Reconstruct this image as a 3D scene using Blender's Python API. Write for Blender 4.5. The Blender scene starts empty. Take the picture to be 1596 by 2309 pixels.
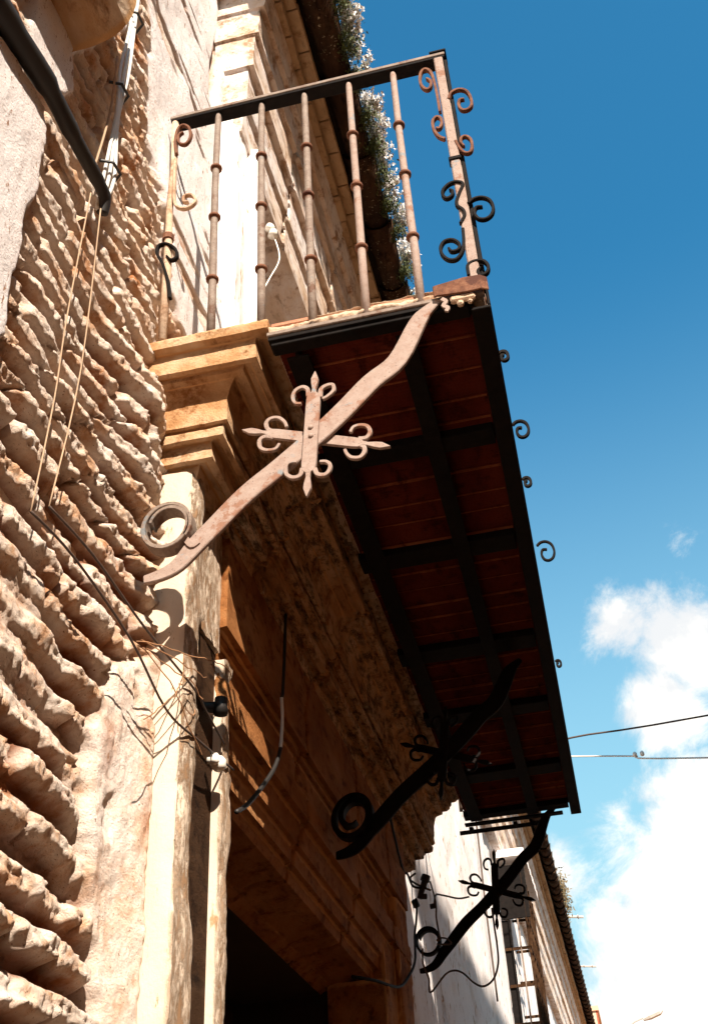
import bpy, math, random
import numpy as np
from mathutils import Vector, Matrix
random.seed(7); rng = np.random.default_rng(5)
S = bpy.context.scene
PI = math.pi
# ------------------------------------------------------------------ camera
F_PX, IMG_W, IMG_H = 2501.87, 1596.0, 2308.4
YAW, PITCH, ROLL = -0.19095503, 0.64596003, -0.0610723
fw = Vector((math.cos(PITCH)*math.sin(YAW), math.cos(PITCH)*math.cos(YAW), math.sin(PITCH)))
rt = Vector((math.cos(YAW), -math.sin(YAW), 0)); up = rt.cross(fw)
r2 = rt*math.cos(ROLL) + up*math.sin(ROLL); u2 = -rt*math.sin(ROLL) + up*math.cos(ROLL)
cd = bpy.data.cameras.new('camera'); cam = bpy.data.objects.new('camera', cd); S.collection.objects.link(cam)
m = Matrix((r2, u2, -fw)).transposed().to_4x4(); m.translation = Vector((0, 0, 1.6)); cam.matrix_world = m
cd.sensor_fit = 'VERTICAL'; cd.sensor_height = 36; cd.lens = 36*F_PX/IMG_H; cd.clip_start = 0.02; cd.clip_end = 3000
S.camera = cam
# ------------------------------------------------------------------ sun and sky
SUN = Vector((-0.37, 0.68, -0.635)).normalized()      # direction the light travels
sl = bpy.data.lights.new('sun', 'SUN'); sl.energy = 5.0; sl.angle = math.radians(0.53); sl.color = (1.0, 0.865, 0.72)
so = bpy.data.objects.new('sun', sl); S.collection.objects.link(so); so.rotation_euler = SUN.to_track_quat('-Z', 'Y').to_euler()
so.location = (2, -6, 8)
S.view_settings.view_transform = 'Standard'; S.view_settings.look = 'None'; S.view_settings.gamma = 1.0
S.view_settings.exposure = 1.15
W = bpy.data.worlds.new('World'); S.world = W; W.use_nodes = True
def build_world():
    nt = W.node_tree; nt.nodes.clear(); N = nt.nodes.new; L = nt.links.new
    sky = N('ShaderNodeTexSky'); sky.sky_type = 'NISHITA'; sky.sun_disc = False
    sky.sun_elevation = math.asin(-SUN.z); sky.sun_rotation = math.atan2(-SUN.x, -SUN.y)
    sky.air_density = 1.0; sky.dust_density = 0.6; sky.ozone_density = 1.4
    tint = N('ShaderNodeMix'); tint.data_type = 'RGBA'; tint.blend_type = 'MULTIPLY'; tint.inputs[0].default_value = 1
    tint.inputs[7].default_value = (0.44, 1.74, 2.02, 1); L(sky.outputs[0], tint.inputs[6])
    geo = N('ShaderNodeNewGeometry'); tc = N('ShaderNodeTexCoord')
    def ray(px, py):
        v = r2*(px-IMG_W/2) - u2*(py-IMG_H/2) + fw*F_PX; return v.normalized()
    blobs = [(1650, 2080, 350, 1.1), (1500, 2250, 205, 1.1), (1610, 1870, 210, 1.0), (1500, 1590, 150, .8), (1560, 1460, 190, .8), (1400, 1410, 110, .62),
             (1265, 1960, 100, .42), (1550, 1330, 110, .30), (1530, 1240, 70, .20), (1400, 1830, 90, .34), (2100, 1700, 500, .9), (2500, 2100, 600, 1)]
    acc = None
    for px, py, r, a in blobs:
        d = ray(px, py); rr = r/F_PX*0.9
        vm = N('ShaderNodeVectorMath'); vm.operation = 'DISTANCE'; L(tc.outputs['Generated'], vm.inputs[0]); vm.inputs[1].default_value = d
        mr = N('ShaderNodeMapRange'); mr.interpolation_type = 'SMOOTHSTEP'; L(vm.outputs['Value'], mr.inputs[0])
        mr.inputs[1].default_value = 0; mr.inputs[2].default_value = rr*1.35; mr.inputs[3].default_value = a; mr.inputs[4].default_value = 0
        if acc is None: acc = mr.outputs[0]
        else:
            mx = N('ShaderNodeMath'); mx.operation = 'MAXIMUM'; L(acc, mx.inputs[0]); L(mr.outputs[0], mx.inputs[1]); acc = mx.outputs[0]
    n1 = N('ShaderNodeTexNoise'); n1.inputs['Scale'].default_value = 13; n1.inputs['Detail'].default_value = 9; n1.inputs['Roughness'].default_value = .68
    n1.inputs['Distortion'].default_value = .5; L(tc.outputs['Generated'], n1.inputs[0])
    a1 = N('ShaderNodeMath'); a1.operation = 'MULTIPLY_ADD'; L(n1.outputs[0], a1.inputs[0]); a1.inputs[1].default_value = 1.5; a1.inputs[2].default_value = -0.75
    a2 = N('ShaderNodeMath'); a2.operation = 'ADD'; L(a1.outputs[0], a2.inputs[0]); L(acc, a2.inputs[1])
    cm = N('ShaderNodeMapRange'); cm.interpolation_type = 'SMOOTHSTEP'; L(a2.outputs[0], cm.inputs[0]); cm.inputs[1].default_value = .12; cm.inputs[2].default_value = .62
    gate = N('ShaderNodeMapRange'); L(acc, gate.inputs[0]); gate.inputs[1].default_value = 0; gate.inputs[2].default_value = .12
    gm = N('ShaderNodeMath'); gm.operation = 'MULTIPLY'; L(cm.outputs[0], gm.inputs[0]); L(gate.outputs[0], gm.inputs[1])
    mix = N('ShaderNodeMix'); mix.data_type = 'RGBA'; L(gm.outputs[0], mix.inputs[0]); L(tint.outputs[2], mix.inputs[6]); 
    n2 = N('ShaderNodeTexNoise'); n2.inputs['Scale'].default_value = 9; n2.inputs['Detail'].default_value = 7; n2.inputs['Roughness'].default_value = .6; L(tc.outputs['Generated'], n2.inputs[0])
    cr = N('ShaderNodeMapRange'); cr.interpolation_type = 'SMOOTHSTEP'; L(n2.outputs[0], cr.inputs[0]); cr.inputs[1].default_value = .38; cr.inputs[2].default_value = .58
    cc = N('ShaderNodeMix'); cc.data_type = 'RGBA'; L(cr.outputs[0], cc.inputs[0]); cc.inputs[6].default_value = (8.2, 8.4, 8.6, 1); cc.inputs[7].default_value = (13.0, 12.2, 10.9, 1); L(cc.outputs[2], mix.inputs[7])
    hz = N('ShaderNodeSeparateXYZ'); L(tc.outputs['Generated'], hz.inputs[0]); hr = N('ShaderNodeMapRange'); hr.interpolation_type = 'SMOOTHSTEP'; L(hz.outputs[2], hr.inputs[0])
    hr.inputs[1].default_value = .76; hr.inputs[2].default_value = .20; hr.inputs[3].default_value = 0; hr.inputs[4].default_value = .92
    pal = N('ShaderNodeMix'); pal.data_type = 'RGBA'; L(hr.outputs[0], pal.inputs[0]); L(tint.outputs[2], pal.inputs[6]); pal.inputs[7].default_value = (4.2, 7.4, 8.4, 1); L(pal.outputs[2], mix.inputs[6])
    bg = N('ShaderNodeBackground'); bg.inputs[1].default_value = 0.050; L(mix.outputs[2], bg.inputs[0])
    out = N('ShaderNodeOutputWorld'); L(bg.outputs[0], out.inputs[0])
build_world()

# ------------------------------------------------------------------ noise
_T = rng.random((64, 64, 64)).astype(np.float32)
def vnoise(x, y, z):
    x = np.asarray(x, float); y = np.asarray(y, float)+0*x; z = np.asarray(z, float)+0*x
    xi = np.floor(x).astype(int); yi = np.floor(y).astype(int); zi = np.floor(z).astype(int)
    fx = x-xi; fy = y-yi; fz = z-zi
    fx = fx*fx*(3-2*fx); fy = fy*fy*(3-2*fy); fz = fz*fz*(3-2*fz)
    g = lambda a, b, c: _T[(xi+a) % 64, (yi+b) % 64, (zi+c) % 64]
    c00 = g(0,0,0)*(1-fx)+g(1,0,0)*fx; c10 = g(0,1,0)*(1-fx)+g(1,1,0)*fx
    c01 = g(0,0,1)*(1-fx)+g(1,0,1)*fx; c11 = g(0,1,1)*(1-fx)+g(1,1,1)*fx
    return ((c00*(1-fy)+c10*fy)*(1-fz)+(c01*(1-fy)+c11*fy)*fz)*2-1
def fbm(x, y, z, o=4, g=.5):
    s = 0; a = 1; t = 0
    for i in range(o):
        s = s+a*vnoise(x*2**i+17*i, np.asarray(y)*2**i+5*i, np.asarray(z)*2**i+9*i); t += a; a *= g
    return s/t
def hsh(a, b): return _T[np.asarray(a).astype(int) % 64, np.asarray(b).astype(int) % 64, 11]
def sst(a, b, x): t = np.clip((x-a)/(b-a), 0, 1); return t*t*(3-2*t)

# ------------------------------------------------------------------ materials
def newmat(name):
    mt = bpy.data.materials.new(name); mt.use_nodes = True; nt = mt.node_tree
    b = nt.nodes['Principled BSDF']; return mt, nt, b
def noise(nt, scale, detail=6, rough=.6, stretch=(1,1,1), dist=0, off=(0,0,0)):
    tc = nt.nodes.new('ShaderNodeTexCoord'); mp = nt.nodes.new('ShaderNodeMapping'); mp.inputs['Scale'].default_value = stretch; mp.inputs['Location'].default_value = off
    n = nt.nodes.new('ShaderNodeTexNoise'); n.inputs['Scale'].default_value = scale; n.inputs['Detail'].default_value = detail
    n.inputs['Roughness'].default_value = rough; n.inputs['Distortion'].default_value = dist
    nt.links.new(tc.outputs['Object'], mp.inputs[0]); nt.links.new(mp.outputs[0], n.inputs[0]); return n.outputs[0]
def ramp(nt, fac, stops):
    r = nt.nodes.new('ShaderNodeValToRGB'); e = r.color_ramp.elements
    while len(e) < len(stops): e.new(.5)
    for i, (p, c) in enumerate(stops): e[i].position = p; e[i].color = (*c, 1)
    nt.links.new(fac, r.inputs[0]); return r.outputs[0]
def mixc(nt, fac, a, b, mode='MIX'):
    mx = nt.nodes.new('ShaderNodeMix'); mx.data_type = 'RGBA'; mx.blend_type = mode
    for sock, v in ((mx.inputs[0], fac), (mx.inputs[6], a), (mx.inputs[7], b)):
        if isinstance(v, (int, float)): sock.default_value = v
        elif isinstance(v, tuple): sock.default_value = (*v, 1)
        else: nt.links.new(v, sock)
    return mx.outputs[2]
def step(nt, fac, a, b):
    mr = nt.nodes.new('ShaderNodeMapRange'); mr.interpolation_type = 'SMOOTHSTEP'; mr.inputs[1].default_value = a; mr.inputs[2].default_value = b
    nt.links.new(fac, mr.inputs[0]); return mr.outputs[0]
def bump(nt, b, h, dist, strength=1):
    bp = nt.nodes.new('ShaderNodeBump'); bp.inputs['Distance'].default_value = dist; bp.inputs['Strength'].default_value = strength
    nt.links.new(h, bp.inputs['Height'])
    prev = b.inputs['Normal'].links
    if prev: nt.links.new(prev[0].from_socket, bp.inputs['Normal'])
    nt.links.new(bp.outputs[0], b.inputs['Normal'])
def attr(nt, name):
    a = nt.nodes.new('ShaderNodeAttribute'); a.attribute_name = name; return a.outputs['Fac']

def mat_masonry():
    mt, nt, b = newmat('weathered_masonry'); L = nt.links.new
    stone = ramp(nt, noise(nt, 9, 8, .65), [(.30, (.46, .20, .08)), (.43, (.68, .43, .27)), (.54, (.84, .69, .57)), (.66, (.88, .80, .74))])
    rust = step(nt, noise(nt, 5, 6, .6, off=(3, 1, 2)), .54, .70); stone = mixc(nt, rust, stone, (.44, .17, .05))
    white = step(nt, noise(nt, 14, 8, .7, off=(7, 2, 5)), .42, .62); stone = mixc(nt, white, stone, (.78, .66, .56))
    stone = mixc(nt, attr(nt, 'joint'), stone, (.19, .052, .012))
    pl = ramp(nt, noise(nt, 6, 8, .65, stretch=(1, 1, .5)), [(.24, (.66, .50, .40)), (.34, (.85, .77, .74)), (.60, (.88, .83, .82))])
    sp = step(nt, noise(nt, 60, 5, .7, stretch=(1, 1, .35)), .60, .68); pl = mixc(nt, sp, pl, (.36, .2, .12)); pt = step(nt, noise(nt, 150, 4, .7), .62, .68)
    c = mixc(nt, attr(nt, 'plaster'), stone, pl); c = mixc(nt, pt, c, (.26, .12, .05))
    L(c, b.inputs['Base Color']); b.inputs['Roughness'].default_value = .95; b.inputs['Specular IOR Level'].default_value = .1
    bump(nt, b, noise(nt, 130, 8, .75), .008, 1.0); bump(nt, b, noise(nt, 30, 6, .6), .009, .5)
    return mt
def mat_plaster(name='white_plaster', tone=(.86, .81, .79), under=(.42, .28, .17), amt=.60, streak=.12, street_face=0):
    mt, nt, b = newmat(name); L = nt.links.new
    pl = ramp(nt, noise(nt, 3.2, 8, .6, stretch=(1, 1, streak*3)), [(.28, tuple(v*.72 for v in tone)), (.42, tone), (.7, tuple(min(v*1.06, .9) for v in tone))])
    fl = step(nt, noise(nt, 14, 9, .7, stretch=(1, 1, streak)), amt, amt+.06); pl = mixc(nt, fl, pl, under)
    if street_face:
        wf = step(nt, noise(nt, 55, 8, .75, stretch=(1, 1, .35)), .42, .58); mw = nt.nodes.new('ShaderNodeMath'); mw.operation = 'MULTIPLY'; L(wf, mw.inputs[0]); L(attr(nt, 'street_face'), mw.inputs[1])
        pl = mixc(nt, mw.outputs[0], pl, (.30, .18, .10)); bump(nt, b, mw.outputs[0], .006, .8)  # darker brown with pits, weighted to the street-facing side
    fine = step(nt, noise(nt, 70, 4, .7, stretch=(1, 1, .3)), .62, .70); pl = mixc(nt, fine, pl, tuple(v*.8 for v in under))
    L(pl, b.inputs['Base Color']); b.inputs['Roughness'].default_value = .92; b.inputs['Specular IOR Level'].default_value = .15
    bump(nt, b, noise(nt, 14, 9, .7, stretch=(1, 1, streak)), .006, .5); bump(nt, b, noise(nt, 90, 6, .7), .002, .8)
    return mt
def mat_stone(name, cols, crust=.62, crustc=(.05, .032, .018), pits=True, sc=1, edge=None, ygate=None):
    mt, nt, b = newmat(name); L = nt.links.new
    n = len(cols); c = ramp(nt, noise(nt, 6*sc, 9, .65, stretch=(1, .45, 1)), [(.3+.4*i/(n-1), cols[i]) for i in range(n)])
    st = step(nt, noise(nt, 22*sc, 7, .65, stretch=(1, .3, 1)), .54, .70); c = mixc(nt, st, c, tuple(v*.62 for v in cols[0]))
    br = step(nt, noise(nt, 11*sc, 9, .75, off=(2, 8, 4)), .50, .66); c = mixc(nt, br, c, tuple(v*f for v, f in zip(cols[0], (.75, .66, .6))))
    if edge:
        ge = nt.nodes.new('ShaderNodeNewGeometry'); c = mixc(nt, step(nt, ge.outputs['Pointiness'], .51, .54), c, edge)
    if crust < 1:
        region = step(nt, noise(nt, 3.1, 3, .5, off=(4, 0, 1)), crust-.17, crust)
        cr = step(nt, noise(nt, 38*sc, 9, .8, stretch=(1, .4, 1)), .46, .60)
        if ygate:
            tc = nt.nodes.new('ShaderNodeTexCoord'); sx = nt.nodes.new('ShaderNodeSeparateXYZ'); L(tc.outputs['Object'], sx.inputs[0]); gt = step(nt, sx.outputs[1], ygate[0], ygate[1])
            mg = nt.nodes.new('ShaderNodeMath'); mg.operation = 'MULTIPLY'; L(region, mg.inputs[0]); L(gt, mg.inputs[1]); region = mg.outputs[0]
        mu = nt.nodes.new('ShaderNodeMath'); mu.operation = 'MULTIPLY'; L(region, mu.inputs[0]); L(cr, mu.inputs[1])
        mw_ = nt.nodes.new('ShaderNodeMath'); mw_.operation = 'MULTIPLY'; L(mu.outputs[0], mw_.inputs[0]); mw_.inputs[1].default_value = .85
        c = mixc(nt, mw_.outputs[0], c, crustc)
        li = step(nt, noise(nt, 38*sc, 8, .7, off=(9, 3, 2)), .60, .66); mu2 = nt.nodes.new('ShaderNodeMath'); mu2.operation = 'MULTIPLY'; L(region, mu2.inputs[0]); L(li, mu2.inputs[1])
        c = mixc(nt, mu2.outputs[0], c, (.5, .42, .28))
    L(c, b.inputs['Base Color']); b.inputs['Roughness'].default_value = .95; b.inputs['Specular IOR Level'].default_value = .1
    if pits: bump(nt, b, noise(nt, 130, 8, .75), .006, 1.0)
    bump(nt, b, noise(nt, 25, 8, .7, stretch=(1, .5, 1)), .007, .5)
    return mt
def mat_iron(name, cols, rough=.6, metal=.0, bs=.0012, sc=45):
    mt, nt, b = newmat(name); L = nt.links.new
    n = len(cols); c = ramp(nt, noise(nt, sc, 8, .7), [(.3+.4*i/max(n-1, 1), cols[i]) for i in range(n)])
    pa = step(nt, noise(nt, 9, 7, .7), .56, .62); c = mixc(nt, pa, c, tuple(v*f for v, f in zip(cols[0], (.95, .74, .60))))
    gr = step(nt, noise(nt, 13, 7, .7, off=(5, 5, 5)), .60, .66); c = mixc(nt, gr, c, tuple(cols[1][1]*f for f in (.95, .98, 1.0)))
    sp = step(nt, noise(nt, 220, 3, .6), .62, .70); c = mixc(nt, sp, c, tuple(v*.45 for v in cols[0]))
    L(c, b.inputs['Base Color']); b.inputs['Roughness'].default_value = rough; b.inputs['Metallic'].default_value = metal; b.inputs['Specular IOR Level'].default_value = .12 if cols[0][0] < .02 else .4
    bump(nt, b, noise(nt, 160, 6, .7), bs, .9)
    return mt
def mat_flat(name, col, rough=.7, var=.15, sc=20):
    mt, nt, b = newmat(name)
    c = ramp(nt, noise(nt, sc, 6, .6), [(.3, tuple(v*(1-var) for v in col)), (.7, tuple(min(1, v*(1+var)) for v in col))])
    nt.links.new(c, b.inputs['Base Color']); b.inputs['Roughness'].default_value = rough; return mt
M_MAS = mat_masonry()
M_PLA = mat_plaster()
M_PLB = mat_plaster('streaked_plaster', tone=(.86, .81, .80), under=(.44, .28, .17), amt=.58, streak=.55)
M_OCH = mat_stone('ochre_stone', [(.38, .18, .07), (.55, .32, .16), (.66, .46, .29), (.74, .60, .46)], crust=.49, edge=(.68, .40, .19), ygate=(2.0, 2.25))
M_ARC = mat_stone('shade_brown_sandstone', [(.21, .075, .022), (.36, .155, .055), (.48, .25, .11)], crust=.80, edge=(.62, .36, .17))  # doorway stone browned so the colour carries its shade
M_COR = mat_stone('cornice_stucco', [(.52, .35, .23), (.72, .57, .45), (.82, .74, .70), (.85, .80, .79)], crust=1)
M_PAL = mat_plaster('pilaster_limestone', tone=(.64, .515, .40), under=(.42, .26, .14), amt=.62, streak=.3, street_face=1)
M_BRK = mat_stone('buff_brick', [(.34, .22, .12), (.46, .31, .18), (.52, .38, .25)], crust=1)
M_TILE = mat_stone('terracotta_tile', [(.02, .010, .006), (.045, .022, .012), (.10, .052, .027)], crust=.62, sc=1.5)
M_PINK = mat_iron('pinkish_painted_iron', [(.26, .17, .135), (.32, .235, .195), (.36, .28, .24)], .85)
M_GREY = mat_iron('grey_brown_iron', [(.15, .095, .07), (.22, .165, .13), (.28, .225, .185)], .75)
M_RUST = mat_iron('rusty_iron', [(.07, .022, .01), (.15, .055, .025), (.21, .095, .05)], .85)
M_BLK = mat_iron('shade_black_iron', [(.004, .003, .0028), (.007, .005, .0045), (.013, .009, .007)], .75)  # near-black base carries the shade on unlit ironwork
M_SOF = mat_stone('red_terracotta_slab', [(.065, .009, .004), (.115, .017, .008), (.17, .032, .014)], crust=1)
M_MORT = mat_stone('pale_mortar', [(.55, .36, .24), (.68, .5, .36), (.74, .58, .44)], crust=1)
M_FLTIL = mat_stone('floor_tile_clay', [(.45, .2, .12), (.6, .3, .19), (.65, .4, .27)], crust=1)
M_WOOD = mat_stone('dark_door_wood', [(.025, .011, .005), (.05, .024, .011), (.10, .055, .03)], crust=1)
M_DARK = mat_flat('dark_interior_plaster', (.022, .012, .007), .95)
M_CABW = mat_flat('white_cable_sheath', (.72, .72, .68), .5, .1)
M_CABB = mat_flat('black_cable_sheath', (.015, .013, .012), .6)
M_CORD = mat_flat('old_cord', (.42, .29, .19), .9)
M_WIRE = mat_flat('brown_wire', (.07, .045, .035), .7)
M_PORC = mat_flat('porcelain', (.8, .76, .68), .3, .06)
M_TWIG = mat_flat('dry_twig', (.30, .15, .07), .9)
M_LAMP = mat_flat('lamp_metal', (.55, .5, .45), .4)

# ------------------------------------------------------------------ mesh helpers
COL = S.collection
def link(name, me, mat, parent=None, smooth=False):
    o = bpy.data.objects.new(name, me); COL.objects.link(o)
    if mat: me.materials.append(mat)
    if parent is not None: o.parent = parent
    if smooth:
        me.polygons.foreach_set('use_smooth', [True]*len(me.polygons)); me.update()
    return o
class MB:
    def __init__(s): s.v = []; s.f = []
    def add(s, vs, fs):
        n = len(s.v); s.v += [tuple(v) for v in vs]; s.f += [tuple(i+n for i in f) for f in fs]; return s
    def box(s, x0, x1, y0, y1, z0, z1):
        return s.add([(x0,y0,z0),(x1,y0,z0),(x1,y1,z0),(x0,y1,z0),(x0,y0,z1),(x1,y0,z1),(x1,y1,z1),(x0,y1,z1)],
                     [(0,3,2,1),(4,5,6,7),(0,1,5,4),(1,2,6,5),(2,3,7,6),(3,0,4,7)])
    def tube(s, pts, r, n=8, caps=True):
        P = [Vector(p) for p in pts]; R = r if isinstance(r, (list, tuple)) else [r]*len(P)
        ref = None; base = len(s.v); k = len(P)
        for i, p in enumerate(P):
            t = (P[min(i+1, k-1)]-P[max(i-1, 0)]).normalized()
            if ref is None:
                ref = t.orthogonal().normalized()
            ref = (ref - t*ref.dot(t)).normalized(); b = t.cross(ref)
            for j in range(n):
                a = 2*PI*j/n; s.v.append(tuple(p+(ref*math.cos(a)+b*math.sin(a))*R[i]))
        for i in range(k-1):
            for j in range(n):
                s.f.append((base+i*n+j, base+i*n+(j+1) % n, base+(i+1)*n+(j+1) % n, base+(i+1)*n+j))
        if caps:
            s.f.append(tuple(base+j for j in range(n))[::-1]); s.f.append(tuple(base+(k-1)*n+j for j in range(n)))
        return s
    def ribbon(s, pts, w, y0, y1, ax='xz', off=0.0):
        # flat bar following pts (2D) with in-plane widths w, extruded between y0 and y1
        k = len(pts); Wd = w if isinstance(w, (list, tuple)) else [w]*k; base = len(s.v)
        for i in range(k):
            ax_, az = pts[max(i-1, 0)]; bx_, bz = pts[min(i+1, k-1)]
            tx, tz = bx_-ax_, bz-az; l = math.hypot(tx, tz) or 1; nx, nz = -tz/l, tx/l; h = Wd[i]/2
            x, z = pts[i]
            q = [(x+nx*h, z+nz*h), (x-nx*h, z-nz*h)]
            for (a, c, yy) in ((q[0][0], q[0][1], y0), (q[1][0], q[1][1], y0), (q[1][0], q[1][1], y1), (q[0][0], q[0][1], y1)):
                s.v.append((a, yy, c) if ax == 'xz' else (yy, a, c))
        for i in range(k-1):
            a = base+4*i; b = a+4
            for j in range(4): s.f.append((a+j, a+(j+1) % 4, b+(j+1) % 4, b+j))
        s.f.append((base, base+3, base+2, base+1)); e = base+4*(k-1); s.f.append((e, e+1, e+2, e+3))
        return s
    def build(s, name, mat, parent=None, bevel=0, smooth=False, seg=1, fix=True):
        me = bpy.data.meshes.new(name); me.from_pydata(s.v, [], s.f); me.update()
        o = link(name, me, mat, parent, smooth)
        if fix:
            import bmesh
            bm = bmesh.new(); bm.from_mesh(me); bmesh.ops.recalc_face_normals(bm, faces=bm.faces); bm.to_mesh(me); bm.free()
        if bevel:
            b = o.modifiers.new('bevel', 'BEVEL'); b.width = bevel; b.segments = seg; b.limit_method = 'ANGLE'; b.angle_limit = math.radians(40)
        return o
def smoothpts(pts, n=4):
    # Catmull-Rom through points of any dimension
    P = [np.array(p, float) for p in pts]; out = []
    for i in range(len(P)-1):
        p0 = P[max(i-1, 0)]; p1 = P[i]; p2 = P[i+1]; p3 = P[min(i+2, len(P)-1)]
        for j in range(n):
            t = j/n; out.append(tuple(.5*((2*p1)+(-p0+p2)*t+(2*p0-5*p1+4*p2-p3)*t*t+(-p0+3*p1-3*p2+p3)*t**3)))
    out.append(tuple(P[-1])); return out
def tag(o, label=None, cat=None, group=None, kind=None):
    if label: o['label'] = label
    if cat: o['category'] = cat
    if group: o['group'] = group
    if kind: o['kind'] = kind
    return o
def empty(name, loc, label, cat, group=None):
    o = bpy.data.objects.new(name, None); COL.objects.link(o); o.location = loc; o.empty_display_size = .1
    tag(o, label, cat, group); return o
def setparent(o, root):
    o.parent = root; o.matrix_parent_inverse = Matrix.Translation(-Vector(root.location)); return o
def gridmesh(name, X, Y, Z, mat, parent=None, attrs=None, smooth=True):
    h, w = X.shape; idx = np.arange(h*w).reshape(h, w)
    v = np.stack([X, Y, Z], -1).reshape(-1, 3)
    q = np.stack([idx[:-1, :-1], idx[:-1, 1:], idx[1:, 1:], idx[1:, :-1]], -1).reshape(-1, 4)
    me = bpy.data.meshes.new(name); me.vertices.add(len(v)); me.vertices.foreach_set('co', v.astype(np.float32).ravel())
    me.loops.add(q.size); me.loops.foreach_set('vertex_index', q.astype(np.int32).ravel())
    me.polygons.add(len(q)); me.polygons.foreach_set('loop_start', np.arange(0, q.size, 4, dtype=np.int32)); me.polygons.foreach_set('loop_total', np.full(len(q), 4, dtype=np.int32))
    me.update(calc_edges=True)
    for k, a in (attrs or {}).items():
        at = me.attributes.new(k, 'FLOAT', 'POINT'); at.data.foreach_set('value', a.astype(np.float32).ravel())
    o = link(name, me, mat, parent, smooth); return o
def inpoly(y, z, poly):
    c = np.zeros(y.shape, bool); n = len(poly)
    for i in range(n):
        y1, z1 = poly[i]; y2, z2 = poly[(i+1) % n]
        cond = ((z1 > z) != (z2 > z)); xi = (y2-y1)*(z-z1)/((z2-z1) if z2 != z1 else 1e-9)+y1
        c ^= cond & (y < xi)
    return c
def densify(prof, d):
    out = []
    for a, b in zip(prof[:-1], prof[1:]):
        n = max(1, int(round(math.hypot(b[0]-a[0], b[1]-a[1])/d)))
        for j in range(n): out.append((a[0]+(b[0]-a[0])*j/n, a[1]+(b[1]-a[1])*j/n))
    out.append(prof[-1]); return out
def mould(name, prof, y0, y1, mat, parent, r0=0, r1=0, xref=None, xwall=-.88, dp=.008, dy=.012, amp=.004, joints=(), end_rough=0, jw=.007, far_return=True, wob=None, crumble=0):
    """extrude profile (x,z) along y; near/far ends mitre by ratio r0/r1 and return to the wall"""
    P = np.array(densify(prof, dp)); n = len(P); xo = P[:, 0].max() if xref is None else xref
    ny = max(2, int((y1-y0)/dy)); t = np.linspace(0, 1, ny)
    ys = y0 + r0*(xo-P[:, 0]); ye = y1 - r1*(xo-P[:, 0])
    if end_rough: ye = ye + end_rough*fbm(P[:, 0]*14, P[:, 1]*14, 3., 4)
    X = np.repeat(P[:, :1], ny, 1); Z = np.repeat(P[:, 1:], ny, 1); Y = ys[:, None]*(1-t)+ye[:, None]*t
    if wob is not None: X = X+wob(X, Y, Z)
    # profile normals
    T = np.gradient(P, axis=0); T /= np.linalg.norm(T, axis=1)[:, None]+1e-9; Nn = np.stack([-T[:, 1], T[:, 0]], 1)
    if (Nn[:, 0].mean()) < 0: Nn = -Nn
    disp = amp*fbm(X*14, Y*7, Z*14, 5, .6)+amp*.8*fbm(X*42, Y*24, Z*42, 3, .6)
    if crumble: disp = disp-crumble*np.clip(fbm(X*7+3, Y*5, Z*7, 4)-.18, 0, 1)*2
    for yj in joints:
        jj = yj+.028*fbm(X*9+yj*7, 1.3, Z*9, 3)+.010*np.sign(vnoise(X*16+yj*3, 2.2, Z*16))
        disp = disp-.030*np.exp(-((Y-jj)/(jw*1.4))**2)
    X = X+Nn[:, :1]*disp; Z = Z+Nn[:, 1:]*disp
    # end returns
    def ret(xe, ye_, ze, nseg=8):
        k = np.linspace(1, 0, nseg+1)[:-1] if nseg else []
        Xr = np.stack([xe+(xwall-xe)*kk for kk in k], 1); Yr = np.repeat(ye_[:, None], len(k), 1); Zr = np.repeat(ze[:, None], len(k), 1)
        Yr = Yr + amp*.8*fbm(Xr*30, 5.5, Zr*30, 4, .6)*(1-0*Xr)
        return Xr, Yr, Zr
    nseg = max(3, int((P[:, 0].max()-xwall)/.012))
    a = ret(X[:, 0], Y[:, 0], Z[:, 0], nseg)
    Xs, Ys, Zs = [a[0], X], [a[1], Y], [a[2], Z]
    if far_return:
        b = ret(X[:, -1], Y[:, -1], Z[:, -1], nseg); Xs.append(b[0][:, ::-1]); Ys.append(b[1][:, ::-1]); Zs.append(b[2][:, ::-1])
    o = gridmesh(name, np.concatenate(Xs, 1), np.concatenate(Ys, 1), np.concatenate(Zs, 1), mat, parent, smooth=False)
    me = o.data; me.polygons.foreach_set('use_smooth', [True]*len(me.polygons))
    try: me.set_sharp_from_angle(angle=math.radians(50))
    except Exception: pass
    return o
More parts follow.
